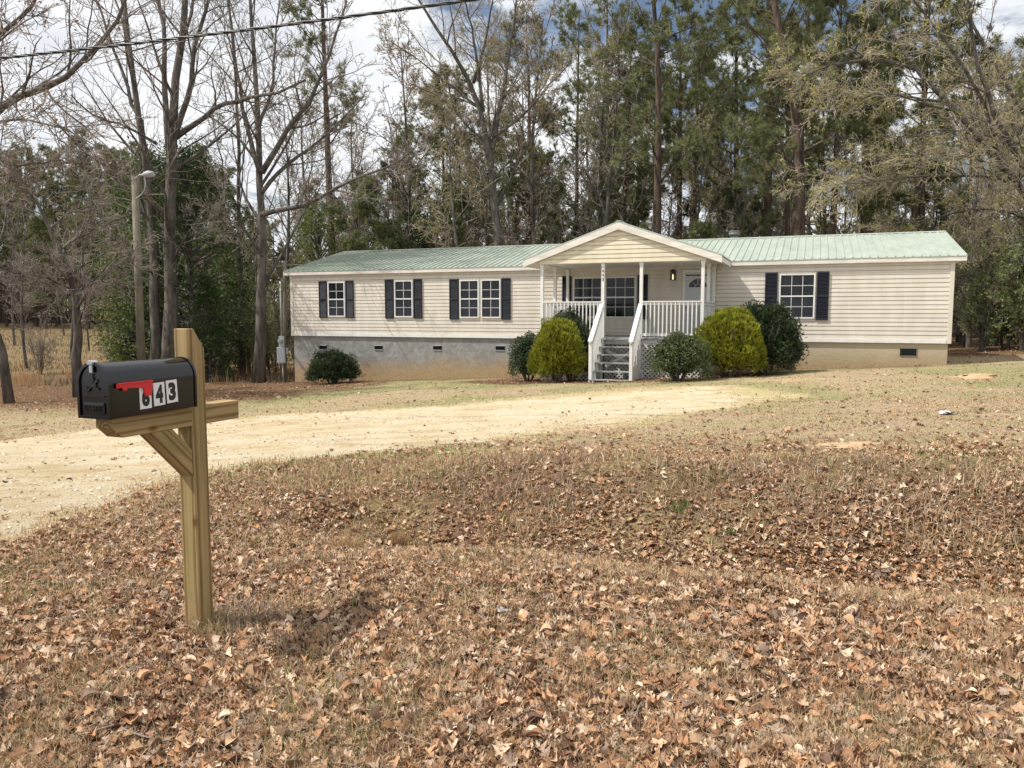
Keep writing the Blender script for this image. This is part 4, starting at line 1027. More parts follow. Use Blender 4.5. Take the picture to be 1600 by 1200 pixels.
# ------------------------------------------------------------------ vegetation generators
def rnd_dirs(n):
    v = rng.normal(size=(n, 3)); return v / np.linalg.norm(v, axis=1, keepdims=True)
def resample(pts, n, jit=0):
    pts = np.asarray(pts, float); d = np.concatenate([[0], np.cumsum(np.linalg.norm(np.diff(pts[:, :3], axis=0), axis=1))]); t = np.linspace(0, d[-1], n)
    # smooth (Catmull-like) by cubic through linear + box filter
    o = np.stack([np.interp(t, d, pts[:, k]) for k in range(pts.shape[1])], -1)
    for _ in range(2): o[1:-1, :3] = o[1:-1, :3] * .5 + (o[:-2, :3] + o[2:, :3]) * .25
    if jit: o[1:, :3] += rng.normal(0, jit, (n - 1, 3))
    return o
def spawn(P, R, m, t0, t1, ang, ratio, up, wob, n=6, rf=.55, rmin=.004, lmin=.15, spread=.25, Labs=None, flat=0, prof=None):
    Mn, N = P.shape[:2]; seg = np.linalg.norm(np.diff(P, axis=1), axis=2).sum(1)
    pi = np.repeat(np.arange(Mn), m); K = len(pi)
    t = t0 + (t1 - t0) * (np.tile(np.arange(m), Mn) + rng.random(K)) / m
    ft = t * (N - 1); i0 = np.clip(ft.astype(int), 0, N - 2); a = (ft - i0)[:, None]
    p = P[pi, i0] * (1 - a) + P[pi, i0 + 1] * a; r = R[pi, i0] * (1 - a[:, 0]) + R[pi, i0 + 1] * a[:, 0]
    T = P[pi, i0 + 1] - P[pi, i0]; T /= np.linalg.norm(T, axis=1, keepdims=True) + 1e-9
    q_ = rnd_dirs(K); q_ -= (q_ * T).sum(1, keepdims=True) * T; 
    if flat: q_[:, 2] *= (1 - flat)
    q_ /= np.linalg.norm(q_, axis=1, keepdims=True) + 1e-9
    an = ang * (1 + rng.normal(0, spread, K)); d = T * np.cos(an)[:, None] + q_ * np.sin(an)[:, None]
    L = np.maximum((Labs if Labs is not None else seg[pi] * ratio) * ((1 - .55 * t) if prof is None else prof(t)) * rng.uniform(.55, 1.25, K), lmin)
    out = np.zeros((K, n, 3)); out[:, 0] = p
    for k in range(1, n):
        d = d + rng.normal(0, wob, (K, 3)); d[:, 2] += up; d /= np.linalg.norm(d, axis=1, keepdims=True)
        out[:, k] = out[:, k - 1] + d * (L / (n - 1))[:, None]
    r0 = np.maximum(r * rf * rng.uniform(.7, 1.1, K), rmin * 1.3); rr = r0[:, None] + (rmin - r0)[:, None] * np.linspace(0, 1, n)[None] ** .8
    return out, np.maximum(rr, rmin)
def diamonds(g, C, size, col, m=0, flat=0, asp=.55):
    n = len(C); a = rnd_dirs(n); a[:, 2] *= (1 - flat); a /= np.linalg.norm(a, axis=1, keepdims=True); b = np.cross(a, rnd_dirs(n)); b /= np.linalg.norm(b, axis=1, keepdims=True)
    a = a * size[:, None]; b = b * size[:, None] * asp
    V = np.stack([C - a * .5, C + b * .5, C + a * .5, C - b * .5], 1); f = np.arange(n * 4).reshape(n, 4)
    g.add(V.reshape(-1, 3), f, np.repeat(col, 4, 0), m)
def needles(g, C, D, k, L, w_, col, m=0, spread=.9):
    n = len(C); C = np.repeat(C, k, 0); D = np.repeat(D, k, 0); col = np.repeat(col, k, 0) * rng.uniform(.7, 1.3, (n * k, 1))
    d = D + rng.normal(0, spread, (n * k, 3)); d /= np.linalg.norm(d, axis=1, keepdims=True)
    s1 = np.cross(d, rnd_dirs(n * k)); s1 /= np.linalg.norm(s1, axis=1, keepdims=True) + 1e-9; LL = L * rng.uniform(.7, 1.2, (n * k, 1))
    V = np.stack([C - s1 * w_ / 2, C + s1 * w_ / 2, C + d * LL], 1); g.add(V.reshape(-1, 3), np.arange(n * k * 3).reshape(-1, 3), np.repeat(col, 3, 0), m)
def pal(cols, n, lo=.75, hi=1.25): return np.array(cols)[rng.integers(0, len(cols), n)] * rng.uniform(lo, hi, (n, 1))
PINE0 = [(.14, .17, .065), (.18, .20, .08), (.11, .145, .06), (.22, .225, .095), (.13, .155, .08)]

PINE = [(.17, .19, .08), (.215, .225, .095), (.14, .165, .07), (.26, .255, .12), (.17, .185, .10)]
def make_pine(H=20, r=.24, c0=.55, Lb=3.0, nb=46, lean=.02, trunk=None, tk=14, dead=8, fol=PINE, nn=5, Ln=.30):
    if trunk is None:
        z = np.linspace(0, H, 12); b = rng.normal(0, lean, 2); x = b[0] * z * z / H + .06 * np.sin(z * .5 + rng.random() * 6); y = b[1] * z * z / H + .06 * np.cos(z * .4 + rng.random() * 6)
        TP = np.stack([x, y, z], -1)
    else: TP = resample(trunk, 14)
    N = len(TP); TR = r * (1 - np.linspace(0, 1, N) ** 1.2 * .85); TR[0] *= 1.25
    gt = Geo(); gt.tubes(TP[None], TR[None], 9)
    P = TP[None]; R = TR[None]
    pf = lambda t: np.sin(np.pi * (.22 + .74 * np.clip((t - c0) / (1 - c0), 0, 1))) ** .7 + .06
    nlim = max(14, int(nb * .62))
    B, BR = spawn(P, R, nlim, c0, .985, 1.12, 0, .06, .13, 7, .38, .012, .5, .28, Labs=Lb * .86, prof=pf)
    if dead:
        Dd, DR = spawn(P, R, dead, max(.12, c0 - .35), c0, 1.45, 0, -.03, .12, 5, .18, .01, .3, .2, Labs=Lb * .5); gt.tubes(Dd, DR, 4)
    gt.tubes(B, BR, 5)
    gc = Geo()
    S, SR = spawn(B, BR, 6, .42, 1.0, .9, .40, .07, .14, 4, .5, .009, .3, .3, prof=lambda t: 1 - .3 * t); gc.tubes(S, SR, 3, m=1)
    S2, SR2 = spawn(S, SR, 3, .35, 1.0, .9, .6, .05, .14, 3, .6, .008, .2, .3); gc.tubes(S2, SR2, 3, m=1)
    C = np.concatenate([S[:, -1], S2[:, -1], S2[:, 1], B[:, -1]]); D = np.concatenate([S[:, -1] - S[:, -2], S2[:, -1] - S2[:, -2], S2[:, 1] - S2[:, 0], B[:, -1] - B[:, -2]]); D /= np.linalg.norm(D, axis=1, keepdims=True)
    C = np.concatenate([C, C + rng.normal(0, .10, C.shape)]); D = np.concatenate([D] * 2)
    br = .72 + .6 * vnoise(C[:, 0] * .9 + 3, C[:, 2] * .9 + C[:, 1] * .7, 5)
    needles(gc, C, D * .8 + np.array([0, 0, .35]), tk, Ln * .88, .026, pal(fol, len(C), .75, 1.3) * br[:, None], 0, .62)
    return gt, gc
def finish_tree(name, gt, gc, loc, mt, mc, label=None, cat='tree', group=None, shift=(0, 0, 0)):
    e = empty(name, loc); gt.build('trunk', mt, e, shift)
    if gc is not None and gc.n: gc.build('crown', mc, e, shift)
    tag(e, label, cat, group); return e
def grow_bare(gt, gc, P, R, dens=1.0, lv=3, up=.05, buds=None, bsize=.05, nbuds=1, rmin=.0065, L1=.42, ang=.75, m1=13, m2=8, m3=6, wob=.14, t0=.2, mt=0):
    A, AR = spawn(P, R, int(m1 * dens), t0, 1, ang, L1, up, wob * .8, 8, .5, rmin * 1.6, .5); gt.tubes(A, AR, 5)
    B_, BR = spawn(A, AR, int(m2 * dens), .12, 1, .8, .5, up * .8, wob, 6, .55, rmin * 1.1, .3); gc.tubes(B_, BR, 4, m=1)
    ends = [B_]
    if lv > 2:
        C_, CR = spawn(B_, BR, int(m3 * dens), .15, 1, .8, .6, up * .5, wob, 5, .6, rmin, .2); gc.tubes(C_, CR, 3, m=1); ends.append(C_)
        if lv > 3:
            D_2, DR = spawn(C_, CR, 3, .2, 1, .8, .55, 0, wob, 4, .7, rmin * .9, .15); gc.tubes(D_2, DR, 3, m=1); ends.append(D_2)
    if buds is not None:
        E = ends[-1]; C = E[:, 1:].reshape(-1, 3); C = C[rng.random(len(C)) < nbuds]; C = C + rng.normal(0, .04, C.shape)
        diamonds(gc, C, rng.uniform(.5, 1.3, len(C)) * bsize, pal(buds, len(C)), 0)
YB = [(.40, .37, .09), (.33, .33, .08), (.46, .38, .14), (.28, .29, .09)]
RB = [(.30, .17, .09), (.35, .22, .11), (.26, .13, .09)]
GB = [(.19, .26, .06), (.26, .32, .08), (.15, .21, .05)]
MC = lambda leaf='leaf', twig='twig': [M[leaf], M[twig]]

# ---- individually traced trees: limbs are given as traced points turned into places at one distance
def limb(pts, Y, r0, r1, dy=0.0, n=12, jit=.03):
    Pn = np.array([W(p[0], p[1], Y + dy * i / max(1, len(pts) - 1)) for i, p in enumerate(pts)]); o = resample(Pn, n, jit)
    R = r0 + (r1 - r0) * np.linspace(0, 1, n) ** .9; return o[None], R[None]
def hero(name, Y, limbs, label, dens=1.0, buds=None, mt='oak_bark', twig='twig', base=None, cat='tree', **kw):
    gt = Geo(); gc = Geo(); base_pt = None
    for i, (pts, r0, r1, dy, grow) in enumerate(limbs):
        P, R = limb(pts, Y, r0 * .84, r1 * .8, dy)
        if i == 0:
            base_pt = P[0, 0].copy(); base_pt[2] = gz(base_pt[0], base_pt[1])
        if base and i in base:
            P[0, 0, 2] = gz(P[0, 0, 0], P[0, 0, 1]) - .25; R[0, 0] *= 1.3; R[0, 1] *= 1.08
        gt.tubes(P, R, 12 if r0 > .12 else 8, caps=True)
        if grow: grow_bare(gt, gc, P, R, dens * grow, buds=buds, **kw)
    return finish_tree(name, gt, gc, tuple(base_pt), M[mt], MC('leaf', twig), label, cat, shift=base_pt)
hero('oak_tree', 33, [
    ([(240, 596), (244, 500), (243, 400), (236, 320), (228, 240), (212, 150), (198, 60), (192, -60), (186, -160)], .27, .06, .5, 1.0),
    ([(266, 600), (268, 480), (264, 380), (265, 300), (266, 225), (272, 120), (288, 20), (296, -80), (300, -170)], .40, .08, -.5, 1.1),
    ([(265, 240), (257, 150), (258, 60), (244, -30), (235, -120)], .17, .05, 1, .9),
    ([(266, 232), (284, 190), (300, 130), (304, 60), (328, 0), (345, -70)], .17, .05, -1.5, .9),
    ([(232, 250), (222, 200), (200, 140), (176, 70), (150, 0), (130, -60)], .12, .04, 2, .8),
    ([(270, 218), (300, 195), (330, 178), (347, 160), (400, 150), (440, 142), (475, 125)], .15, .05, -2.5, .9),
    ([(245, 225), (215, 205), (170, 190), (140, 180), (110, 150)], .08, .03, -3, .8),
    ([(262, 420), (285, 380), (310, 340), (345, 300)], .07, .02, -2, .8),
    ([(240, 430), (215, 390), (180, 370), (150, 330)], .06, .02, -3, .9)],
    'largest bare twin stemmed oak behind the light pole, left of the house', 1.0, base=(0, 1))
hero('oak_tree', 31.5, [
    ([(404, 582), (408, 480), (412, 370), (410, 300), (407, 262), (402, 180), (398, 100), (390, 0), (384, -90)], .27, .05, .5, 1.0),
    ([(409, 270), (430, 228), (452, 200), (478, 175), (500, 130), (522, 60), (540, 0)], .15, .04, -1.5, 1.0),
    ([(406, 268), (390, 220), (376, 150), (364, 60), (352, -20)], .13, .04, 2, .9),
    ([(411, 335), (440, 330), (480, 325), (508, 300), (560, 275), (610, 265), (645, 235)], .13, .03, -3, 1.1),
    ([(410, 300), (440, 262), (480, 235), (520, 200), (570, 150)], .11, .03, 1.5, 1.0),
    ([(411, 400), (380, 380), (352, 350), (330, 330)], .06, .02, -2, .9),
    ([(404, 200), (425, 140), (430, 60), (440, -20)], .09, .03, 0, .9)],
    'bare oak with a long limb reaching right over the roof, nearest the house left corner', 1.0, base=(0,))
hero('bare_tree', 37, [
    ([(379, 572), (376, 450), (373, 380), (376, 270), (370, 150), (358, 20), (352, -60)], .16, .05, 0, 1.0),
    ([(374, 330), (352, 290), (345, 240), (330, 180)], .07, .02, -2, .9)],
    'slender bare tree with ivy green base just left of the oak by the house', .9, buds=GB, nbuds=.06, bsize=.14, base=(0,))
hero('bare_tree', 26, [
    ([(122, 590), (122, 520), (120, 465), (110, 430), (95, 390), (75, 345), (60, 310), (35, 280), (10, 262)], .19, .03, -1, 1.3),
    ([(122, 470), (126, 420), (128, 380), (140, 335), (142, 290)], .08, .02, 1, 1.3),
    ([(121, 480), (150, 440), (175, 420), (205, 400)], .05, .015, -2, 1.3),
    ([(118, 455), (90, 440), (60, 430), (20, 425)], .05, .015, -2, 1.3)],
    'small bare tree with drooping grey twigs standing behind the mailbox', .8, base=(0,), rmin=.0055, up=-.02)
hero('bare_tree', 24, [
    ([(14, 606), (6, 550), (-14, 480), (-45, 380), (-70, 280), (-80, 180), (-90, 60), (-95, -60)], .15, .06, 0, .7),
    ([(-75, 240), (-40, 195), (0, 165), (40, 150), (90, 135), (125, 105), (165, 65), (200, 5), (215, -50)], .17, .04, -2, 1.0),
    ([(-80, 160), (-40, 100), (0, 55), (40, 20), (75, -30)], .13, .04, -3, 1.0),
    ([(-62, 300), (-20, 240), (12, 268), (28, 262), (60, 250), (100, 250)], .08, .02, -2, 1.2),
    ([(-75, 200), (-20, 190), (30, 185), (90, 195), (140, 225)], .06, .02, -4, 1.1)],
    'leaning bare tree at the left edge with limbs across the upper left sky', 1.0, base=(0,), buds=RB, nbuds=.03, bsize=.12)
hero('maple_tree', 41, [
    ([(783, 440), (776, 350), (771, 300), (768, 228), (752, 170), (738, 125), (700, 70), (655, 5), (630, -40)], .30, .05, 0, 1.1),
    ([(769, 232), (778, 170), (792, 120), (802, 40), (810, -40)], .17, .05, 1, 1.0),
    ([(755, 175), (748, 120), (742, 60), (722, -10)], .12, .04, -2, 1.0),
    ([(770, 290), (742, 252), (722, 226), (690, 190)], .09, .03, 1, 1.0),
    ([(770, 215), (820, 180), (850, 140), (890, 100)], .10, .03, -2, 1.0),
    ([(740, 130), (760, 60), (770, 0), (775, -50)], .10, .03, -1, .9),
    ([(752, 172), (700, 130), (650, 90), (600, 60)], .09, .02, 1, 1.0),
    ([(768, 228), (730, 200), (690, 150), (640, 130)], .07, .02, -1, 1.0)],
    'forked bare maple with coppery buds rising behind the middle of the roof', 1.0, buds=RB + YB, nbuds=.22, bsize=.10, base=(0,), twig='twig_warm')
hero('oak_tree', 31, [
    ([(1700, 590), (1690, 470), (1655, 360), (1600, 300), (1570, 262), (1525, 205), (1475, 158), (1430, 105), (1395, 70), (1360, 10), (1340, -60)], .27, .05, 1, 1.2),
    ([(1640, 330), (1600, 262), (1560, 190), (1530, 120), (1515, 40), (1505, -60)], .15, .05, -2, 1.1),
    ([(1560, 250), (1540, 160), (1500, 90), (1440, 20), (1400, -40)], .10, .03, -3, 1.1),
    ([(1650, 350), (1600, 285), (1545, 272), (1480, 274), (1420, 276), (1340, 288), (1260, 288)], .10, .02, -1, 1.5),
    ([(1580, 272), (1530, 245), (1450, 240), (1380, 245), (1320, 262)], .08, .02, 1, 1.4),
    ([(1650, 400), (1600, 330), (1530, 320), (1450, 345), (1380, 350)], .08, .02, 1, 1.5),
    ([(1430, 108), (1360, 90), (1300, 100), (1220, 130)], .09, .02, -2, 1.3),
    ([(1475, 160), (1400, 150), (1340, 140), (1290, 160)], .07, .02, 2, 1.3)],
    'leaning oak at the right edge whose budding limbs droop over the roof end', .95, buds=YB, nbuds=.26, bsize=.095, base=(0,), twig='twig_warm', rmin=.006, up=-.01)
hero('bare_tree', 34, [
    ([(1760, 560), (1720, 400), (1650, 250), (1560, 120), (1500, 0), (1470, -80)], .19, .05, 0, 1.0),
    ([(1650, 250), (1560, 215), (1480, 200), (1400, 215)], .09, .02, -2, 1.4),
    ([(1700, 340), (1610, 380), (1540, 400), (1500, 440)], .07, .02, -2, 1.5),
    ([(1710, 380), (1620, 430), (1560, 470), (1530, 500)], .06, .02, -2, 1.5)],
    'second leaning bare tree behind the oak at the right edge', .7, buds=YB, nbuds=.35, bsize=.09, base=(0,), twig='twig_warm')

def hero_pine(px, by, Y, top, r, c0, Lb, nb, label, bend=None, **kw):
    b = W(px, by, Y); b[2] = gz(b[0], b[1]) - .2; pts = [b]
    for (x, y) in (bend or []): pts.append(W(x, y, Y))
    pts.append(W(top[0], top[1], Y)); gt, gc = make_pine(trunk=np.array(pts), r=r, c0=c0, Lb=Lb, nb=nb, **kw)
    base = b.copy(); base[2] += .2
    return finish_tree('pine_tree', gt, gc, tuple(base), M['pine_bark'], [M['needle'], M['twig']], label, 'pine tree', shift=base)
hero_pine(524, 470, 46, (498, -140), .27, .50, 3.4, 42, 'tall dark pine behind the left end of the green roof', [(512, 240), (507, 100)])
hero_pine(724, 450, 48, (697, 110), .23, .42, 3.0, 40, 'straight pine trunk left of the forked maple behind the roof', [(717, 230)])
hero_pine(1026, 440, 40, (1008, -150), .27, .38, 3.8, 44, 'tall pine with open ladder branches behind the porch gable', [(1028, 280), (1030, 100)])
hero_pine(1247, 440, 37, (1185, -190), .36, .34, 4.2, 60, 'thickest dark pine with a kinked trunk behind the right roof', [(1250, 260), (1246, 150), (1228, 90), (1205, 0)], tk=16)
hero_pine(1202, 440, 42, (1196, -160), .24, .42, 3.4, 50, 'straight pine just left of the kinked dark pine', [(1200, 230), (1202, 60)])
hero_pine(1150, 440, 45, (1152, -60), .22, .32, 3.2, 50, 'pine directly behind the flue pipe', [(1151, 280), (1150, 100)])
hero_pine(1352, 440, 46, (1350, -150), .26, .5, 3.2, 44, 'pine trunk above the right window shutters', [(1352, 200)])
hero_pine(1440, 440, 44, (1450, -150), .24, .5, 3.2, 44, 'pale pine trunk crossing behind the leaning oak', [(1442, 200), (1446, 60)])
hero_pine(690, 450, 52, (682, 140), .22, .30, 4.2, 60, 'rounded olive pine crown left of the forked maple', [(694, 250)])
hero_pine(900, 450, 56, (905, 20), .22, .42, 4.2, 60, 'rounded pine crown just left of the blue sky gap', [(902, 200)])
hero_pine(640, 450, 60, (640, 210), .2, .35, 4.0, 50, 'lower olive pine above the middle of the left roof', [(641, 300)])
hero_pine(826, 450, 47, (822, 40), .25, .40, 3.8, 56, 'broad crowned pine left of the porch gable peak', [(826, 250), (828, 150)])
hero_pine(952, 450, 52, (948, -60), .22, .42, 3.2, 46, 'thin pine right of the broad crowned pine, near the blue sky gap', [(950, 200)])

# ---- prototypes for the wood: shared meshes, individual trees
protos = []
def proto(name, gt, gc, mt, mc): 
    a = gt.build('trunk', mt, None); b = gc.build('crown', mc, None) if gc is not None and gc.n else None
    me = (name, a.data, b.data if b else None); bpy.data.objects.remove(a); 
    if b: bpy.data.objects.remove(b)
    return me
def place(pr, x, y, sc_, rz, label, cat, group, sz=None, z=None):
    e = empty(pr[0], (x, y, (gz(x, y) if z is None else z) - .05), rz); e.scale = (sc_, sc_, sz or sc_)
    for nm, me in (('trunk', pr[1]), ('crown', pr[2])):
        if me: o = bpy.data.objects.new(nm, me); COL.objects.link(o); o.parent = e
    tag(e, label, cat, group); return e
PP = []
for c0, Lb, nb, r in ((.58, 2.8, 44, .2), (.50, 3.2, 50, .22), (.66, 2.6, 36, .19), (.42, 3.0, 58, .21)):
    gt, gc = make_pine(20, r, c0, Lb, nb, .01, tk=12, Ln=.34); PP.append(proto('pine_tree', gt, gc, M['pine_bark'], [M['needle'], M['twig']]))
# young, bushy pine with foliage low down
YP = []
for i in range(2):
    gt, gc = make_pine(9, .10, .14, 2.0, 60, .01, tk=13, dead=0, Ln=.30); YP.append(proto('young_pine', gt, gc, M['pine_bark'], [M['needle'], M['twig']]))
BT = []
for i in range(4):
    H = 14; z = np.linspace(0, H, 10); TP = np.stack([.25 * np.sin(z * .35 + i), .25 * np.cos(z * .3 + i * 2), z], -1); TR = .15 * (1 - np.linspace(0, 1, 10) * .85)
    gt = Geo(); gc = Geo(); gt.tubes(TP[None], TR[None], 8); grow_bare(gt, gc, TP[None], TR[None], 1.0, buds=[None, YB, RB, YB][i], nbuds=.26, bsize=.11, rmin=.009, m1=20, L1=.34, up=.08, ang=.7)
    BT.append(proto('bare_tree', gt, gc, M['oak_bark'], MC('leaf', ['twig', 'twig_warm', 'twig', 'twig_warm'][i])))
SHB = []
for i, (colr, nl, sz) in enumerate([(GB, .7, .10), (YB, .4, .10), (None, 0, .1), ([(.05, .085, .03), (.075, .11, .035), (.10, .14, .05)], 2.6, .13), (RB, .10, .12)]):
    gt = Geo(); gc = Geo(); ns = 9; P = []
    a = rng.random(ns) * 6.28; H = rng.uniform(2.4, 4.6, ns); zz_n = np.linspace(0, 1, 7)
    P = np.stack([np.cos(a)[:, None] * (.12 + .9 * zz_n[None] ** 1.3 * rng.uniform(.4, 1.3, (ns, 1))), np.sin(a)[:, None] * (.12 + .9 * zz_n[None] ** 1.3 * rng.uniform(.4, 1.3, (ns, 1))), H[:, None] * zz_n[None]], -1)
    R = np.full((ns, 7), .03) * (1 - .7 * zz_n)[None]; gt.tubes(P, R, 5)
    grow_bare(gt, gc, P, R, 1.0, buds=colr, nbuds=min(1, nl), bsize=sz, rmin=.0065, m1=8, m2=5, m3=4, L1=.4, up=.03, t0=.1)
    if nl > 1:
        C = rng.normal(0, 1, (9000, 3)); C /= np.linalg.norm(C, axis=1, keepdims=True); C *= rng.uniform(.5, 1, (9000, 1)) ** .5; C = C * [1.5, 1.5, 2.1] + [0, 0, 2.2]
        cl = vnoise(C[:, 0] * 1.6 + C[:, 2] * 1.1, C[:, 1] * 1.6 + C[:, 2] * .7, 3); C = C[cl > .42]; C = C[C[:, 2] > .1]; diamonds(gc, C, rng.uniform(.08, .17, len(C)), pal(colr, len(C)), 0)
    SHB.append(proto('shrub', gt, gc, M['oak_bark'], MC('leaf', 'twig_warm' if i % 2 else 'twig')))
EVG = [(.06, .095, .035), (.08, .12, .04), (.11, .155, .05), (.05, .075, .03)]
EVY = [(.15, .18, .04), (.20, .225, .055), (.10, .14, .035), (.075, .105, .035)]
def evergreen(H, Wd, col, n=16000, lsz=.13, bot=.05, nclump=150, conic=0):
    gt = Geo(); gc = Geo(); z = np.linspace(0, H * .93, 9); TP = np.stack([.1 * np.sin(z), .1 * np.cos(z), z], -1); TR = .16 * (1 - np.linspace(0, 1, 9) * .85) * H / 9; gt.tubes(TP[None], TR[None], 8)
    t = bot + (1 - bot) * rng.random(nclump); rad = Wd * (np.sin(np.pi * np.clip(t, .04, 1) ** .75) ** .6 if not conic else (1.05 - t) ** .8) * rng.uniform(.55, 1.05, nclump); a = rng.random(nclump) * 6.28
    CC = np.stack([rad * np.cos(a), rad * np.sin(a), t * H], -1); k = rng.integers(0, nclump, n); cs = rng.uniform(.25, .6, nclump) * (Wd / 2.5 + .3)
    C = CC[k] + rng.normal(0, 1, (n, 3)) * cs[k][:, None] * np.array([.6, .6, .45]); C = C[C[:, 2] > .15]
    shade = rng.uniform(.6, 1.35, nclump)[k][:len(C)]
    diamonds(gc, C, rng.uniform(.7, 1.3, len(C)) * lsz, pal(col, len(C)) * shade[:, None], 0, asp=.5)
    # limbs out to the clumps
    st_ = np.stack([np.zeros(nclump), np.zeros(nclump), CC[:, 2] * .8], -1); P = np.stack([st_, st_ * .5 + CC * .5 + rng.normal(0, .1, CC.shape), CC], 1); gt.tubes(P, np.tile(np.array([[.05, .03, .012]]), (nclump, 1)), 4)
    return gt, gc
gt, gc = evergreen(9, 2.3, EVG, 17000); EV1 = proto('holly_tree', gt, gc, M['oak_bark'], MC())
gt, gc = evergreen(9, 2.3, EVY, 9000, .15); EV2 = proto('holly_tree', gt, gc, M['oak_bark'], MC())
gt, gc = evergreen(9, 2.0, EVG, 17000, .12, conic=1); EV3 = proto('cedar_tree', gt, gc, M['oak_bark'], MC())

def at(px, Y): return (px - 800) / F * Y / 1.0
# evergreens at the left group
place(EV1, at(302, 35), 35, 1.15, .5, 'dark green holly filling the space right of the twin stemmed oak', 'tree', None)
place(EV2, at(214, 36), 36, .78, 1.5, 'yellow green leafy evergreen behind the wooden light pole', 'tree', None)
place(EV1, at(252, 38), 38, 1.1, 2.5, 'dark evergreen directly behind the twin stemmed oak', 'tree', None, 1.2)
place(EV3, at(325, 33.5), 33.5, .52, .3, 'low dark cedar right of the mailbox post at the field edge', 'tree', None)
place(EV2, at(372, 42), 42, .55, 4, 'small yellow green evergreen between the two oaks', 'tree', None, .62)
place(EV2, at(502, 43), 43, .75, 2, 'yellow green leafy tree behind the left end of the roof', 'tree', None, 1.05)
place(EV1, at(650, 46), 46, 1.0, 2, 'dark rounded evergreen behind the roof, left of the forked maple', 'tree', None, 1.0)
place(EV2, at(768, 43.5), 43.5, .32, 2, 'ivy green clump at the foot of the forked maple', 'tree', None, .6)

def scatter(n, px0, px1, y0, y1, gap):
    out = []; tries = 0
    while len(out) < n and tries < n * 60:
        tries += 1; Y = y0 + (y1 - y0) * random.random() ** .8; px = random.uniform(px0, px1); x = at(px, Y); u_, v_ = huv(x, Y)
        if -2.2 < u_ < 25 and v_ < 10.5: continue
        if any((x - a) ** 2 + (Y - b) ** 2 < gap * gap for a, b, _ in out): continue
        out.append((x, Y, px))
    return out
# pines of the wood behind the house
for x, y, px in scatter(42, 900, 1680, 40, 92, 3.0):
    k = random.choice([0, 1, 1, 3, 3, 2]); s_ = random.uniform(.8, 1.2)
    place(PP[k], x, y, s_, random.random() * 6.28, 'tall pine in the dense wood behind the right half of the house', 'pine tree', 'pines in the wood behind the right half of the house')
for x, y, px in scatter(26, 560, 900, 46, 95, 3.2):
    k = random.choice([0, 1, 3, 3]); s_ = random.uniform(.55, .9) * (.8 + .25 * (px > 740))
    place(PP[k], x, y, s_, random.random() * 6.28, 'pine in the wood behind the left half of the house roof', 'pine tree', 'pines in the wood behind the left half of the house')
for x, y, px in scatter(14, 350, 560, 60, 100, 3.5):
    place(PP[random.choice([1, 3])], x, y, random.uniform(.6, .8), random.random() * 6.28, 'distant pine seen between the oaks and the house left end', 'pine tree', 'distant pines between the oaks and the house')
for x, y, px in scatter(58, -260, 345, 100, 128, 3.4):
    place(PP[random.choice([1, 3, 3])], x, y, random.uniform(.98, 1.32), random.random() * 6.28, 'distant dark pine in the tree line across the open field', 'pine tree', 'distant pines across the field')
for x, y, px in scatter(30, 500, 1680, 37, 70, 2.2):
    place(YP[random.randint(0, 1)], x, y, random.uniform(.7, 1.25), random.random() * 6.28, 'young bushy pine growing under the tall pines behind the house', 'pine tree', 'young pines under the wood')
for x, y, px in scatter(22, -250, 360, 96, 104, 2.5):
    place(YP[random.randint(0, 1)], x, y, random.uniform(.9, 1.6), random.random() * 6.28, 'young pine at the foot of the far tree line across the field', 'pine tree', 'young pines at the far tree line')
for x, y, px in scatter(30, 1020, 1680, 32, 58, 1.8):
    place(BT[random.choice([1, 3, 0, 1])], x, y, random.uniform(.6, 1.05), random.random() * 6.28, 'slim budding hardwood among the pines behind the right of the house', 'tree', 'slim hardwoods behind the right of the house')
for x, y, px in scatter(24, 420, 960, 38, 62, 2.2):
    place(BT[random.choice([0, 2, 1, 3])], x, y, random.uniform(.75, 1.45), random.random() * 6.28, 'slim bare hardwood behind the left and middle of the house', 'tree', 'slim hardwoods behind the left of the house')
for x, y, px in scatter(12, -120, 420, 40, 90, 4):
    place(BT[random.choice([0, 2])], x, y, random.uniform(.5, .85), random.random() * 6.28, 'slim bare hardwood scattered over the field side at the left', 'tree', 'slim hardwoods at the field side')
for x, y, px in scatter(50, 450, 1680, 33, 62, 1.6):
    place(SHB[random.choice([0, 1, 2, 3, 3, 1, 4])], x, y, random.uniform(.8, 1.35), random.random() * 6.28, 'understorey shrub in the wood behind the house', 'shrub', 'understorey shrubs behind the house')
for px, Y_, k, s_ in ((1535, 31, 0, .95), (1570, 33, 3, 1.0), (1600, 30, 0, 1.05), (1510, 36, 2, .9), (1640, 32, 3, 1.1), (1555, 37, 1, 1.2), (1500, 40, 4, 1.0)):
    place(SHB[k], at(px, Y_), Y_, s_, px * 1.0, 'green edged shrub at the wood edge right of the house end', 'shrub', 'shrubs right of the house end')
for px, Y_, k, s_ in ((425, 36, 0, .9), (390, 39, 1, .8), (350, 38, 2, .8), (440, 41, 4, 1.0), (300, 42, 2, .7), (180, 37, 2, .6), (60, 40, 2, .6), (465, 44, 2, 1.0), (415, 47, 0, 1.1)):
    place(SHB[k], at(px, Y_), Y_, s_, px * 1.0, 'scrubby twiggy shrub on the field edge left of the house', 'shrub', 'shrubs left of the house')

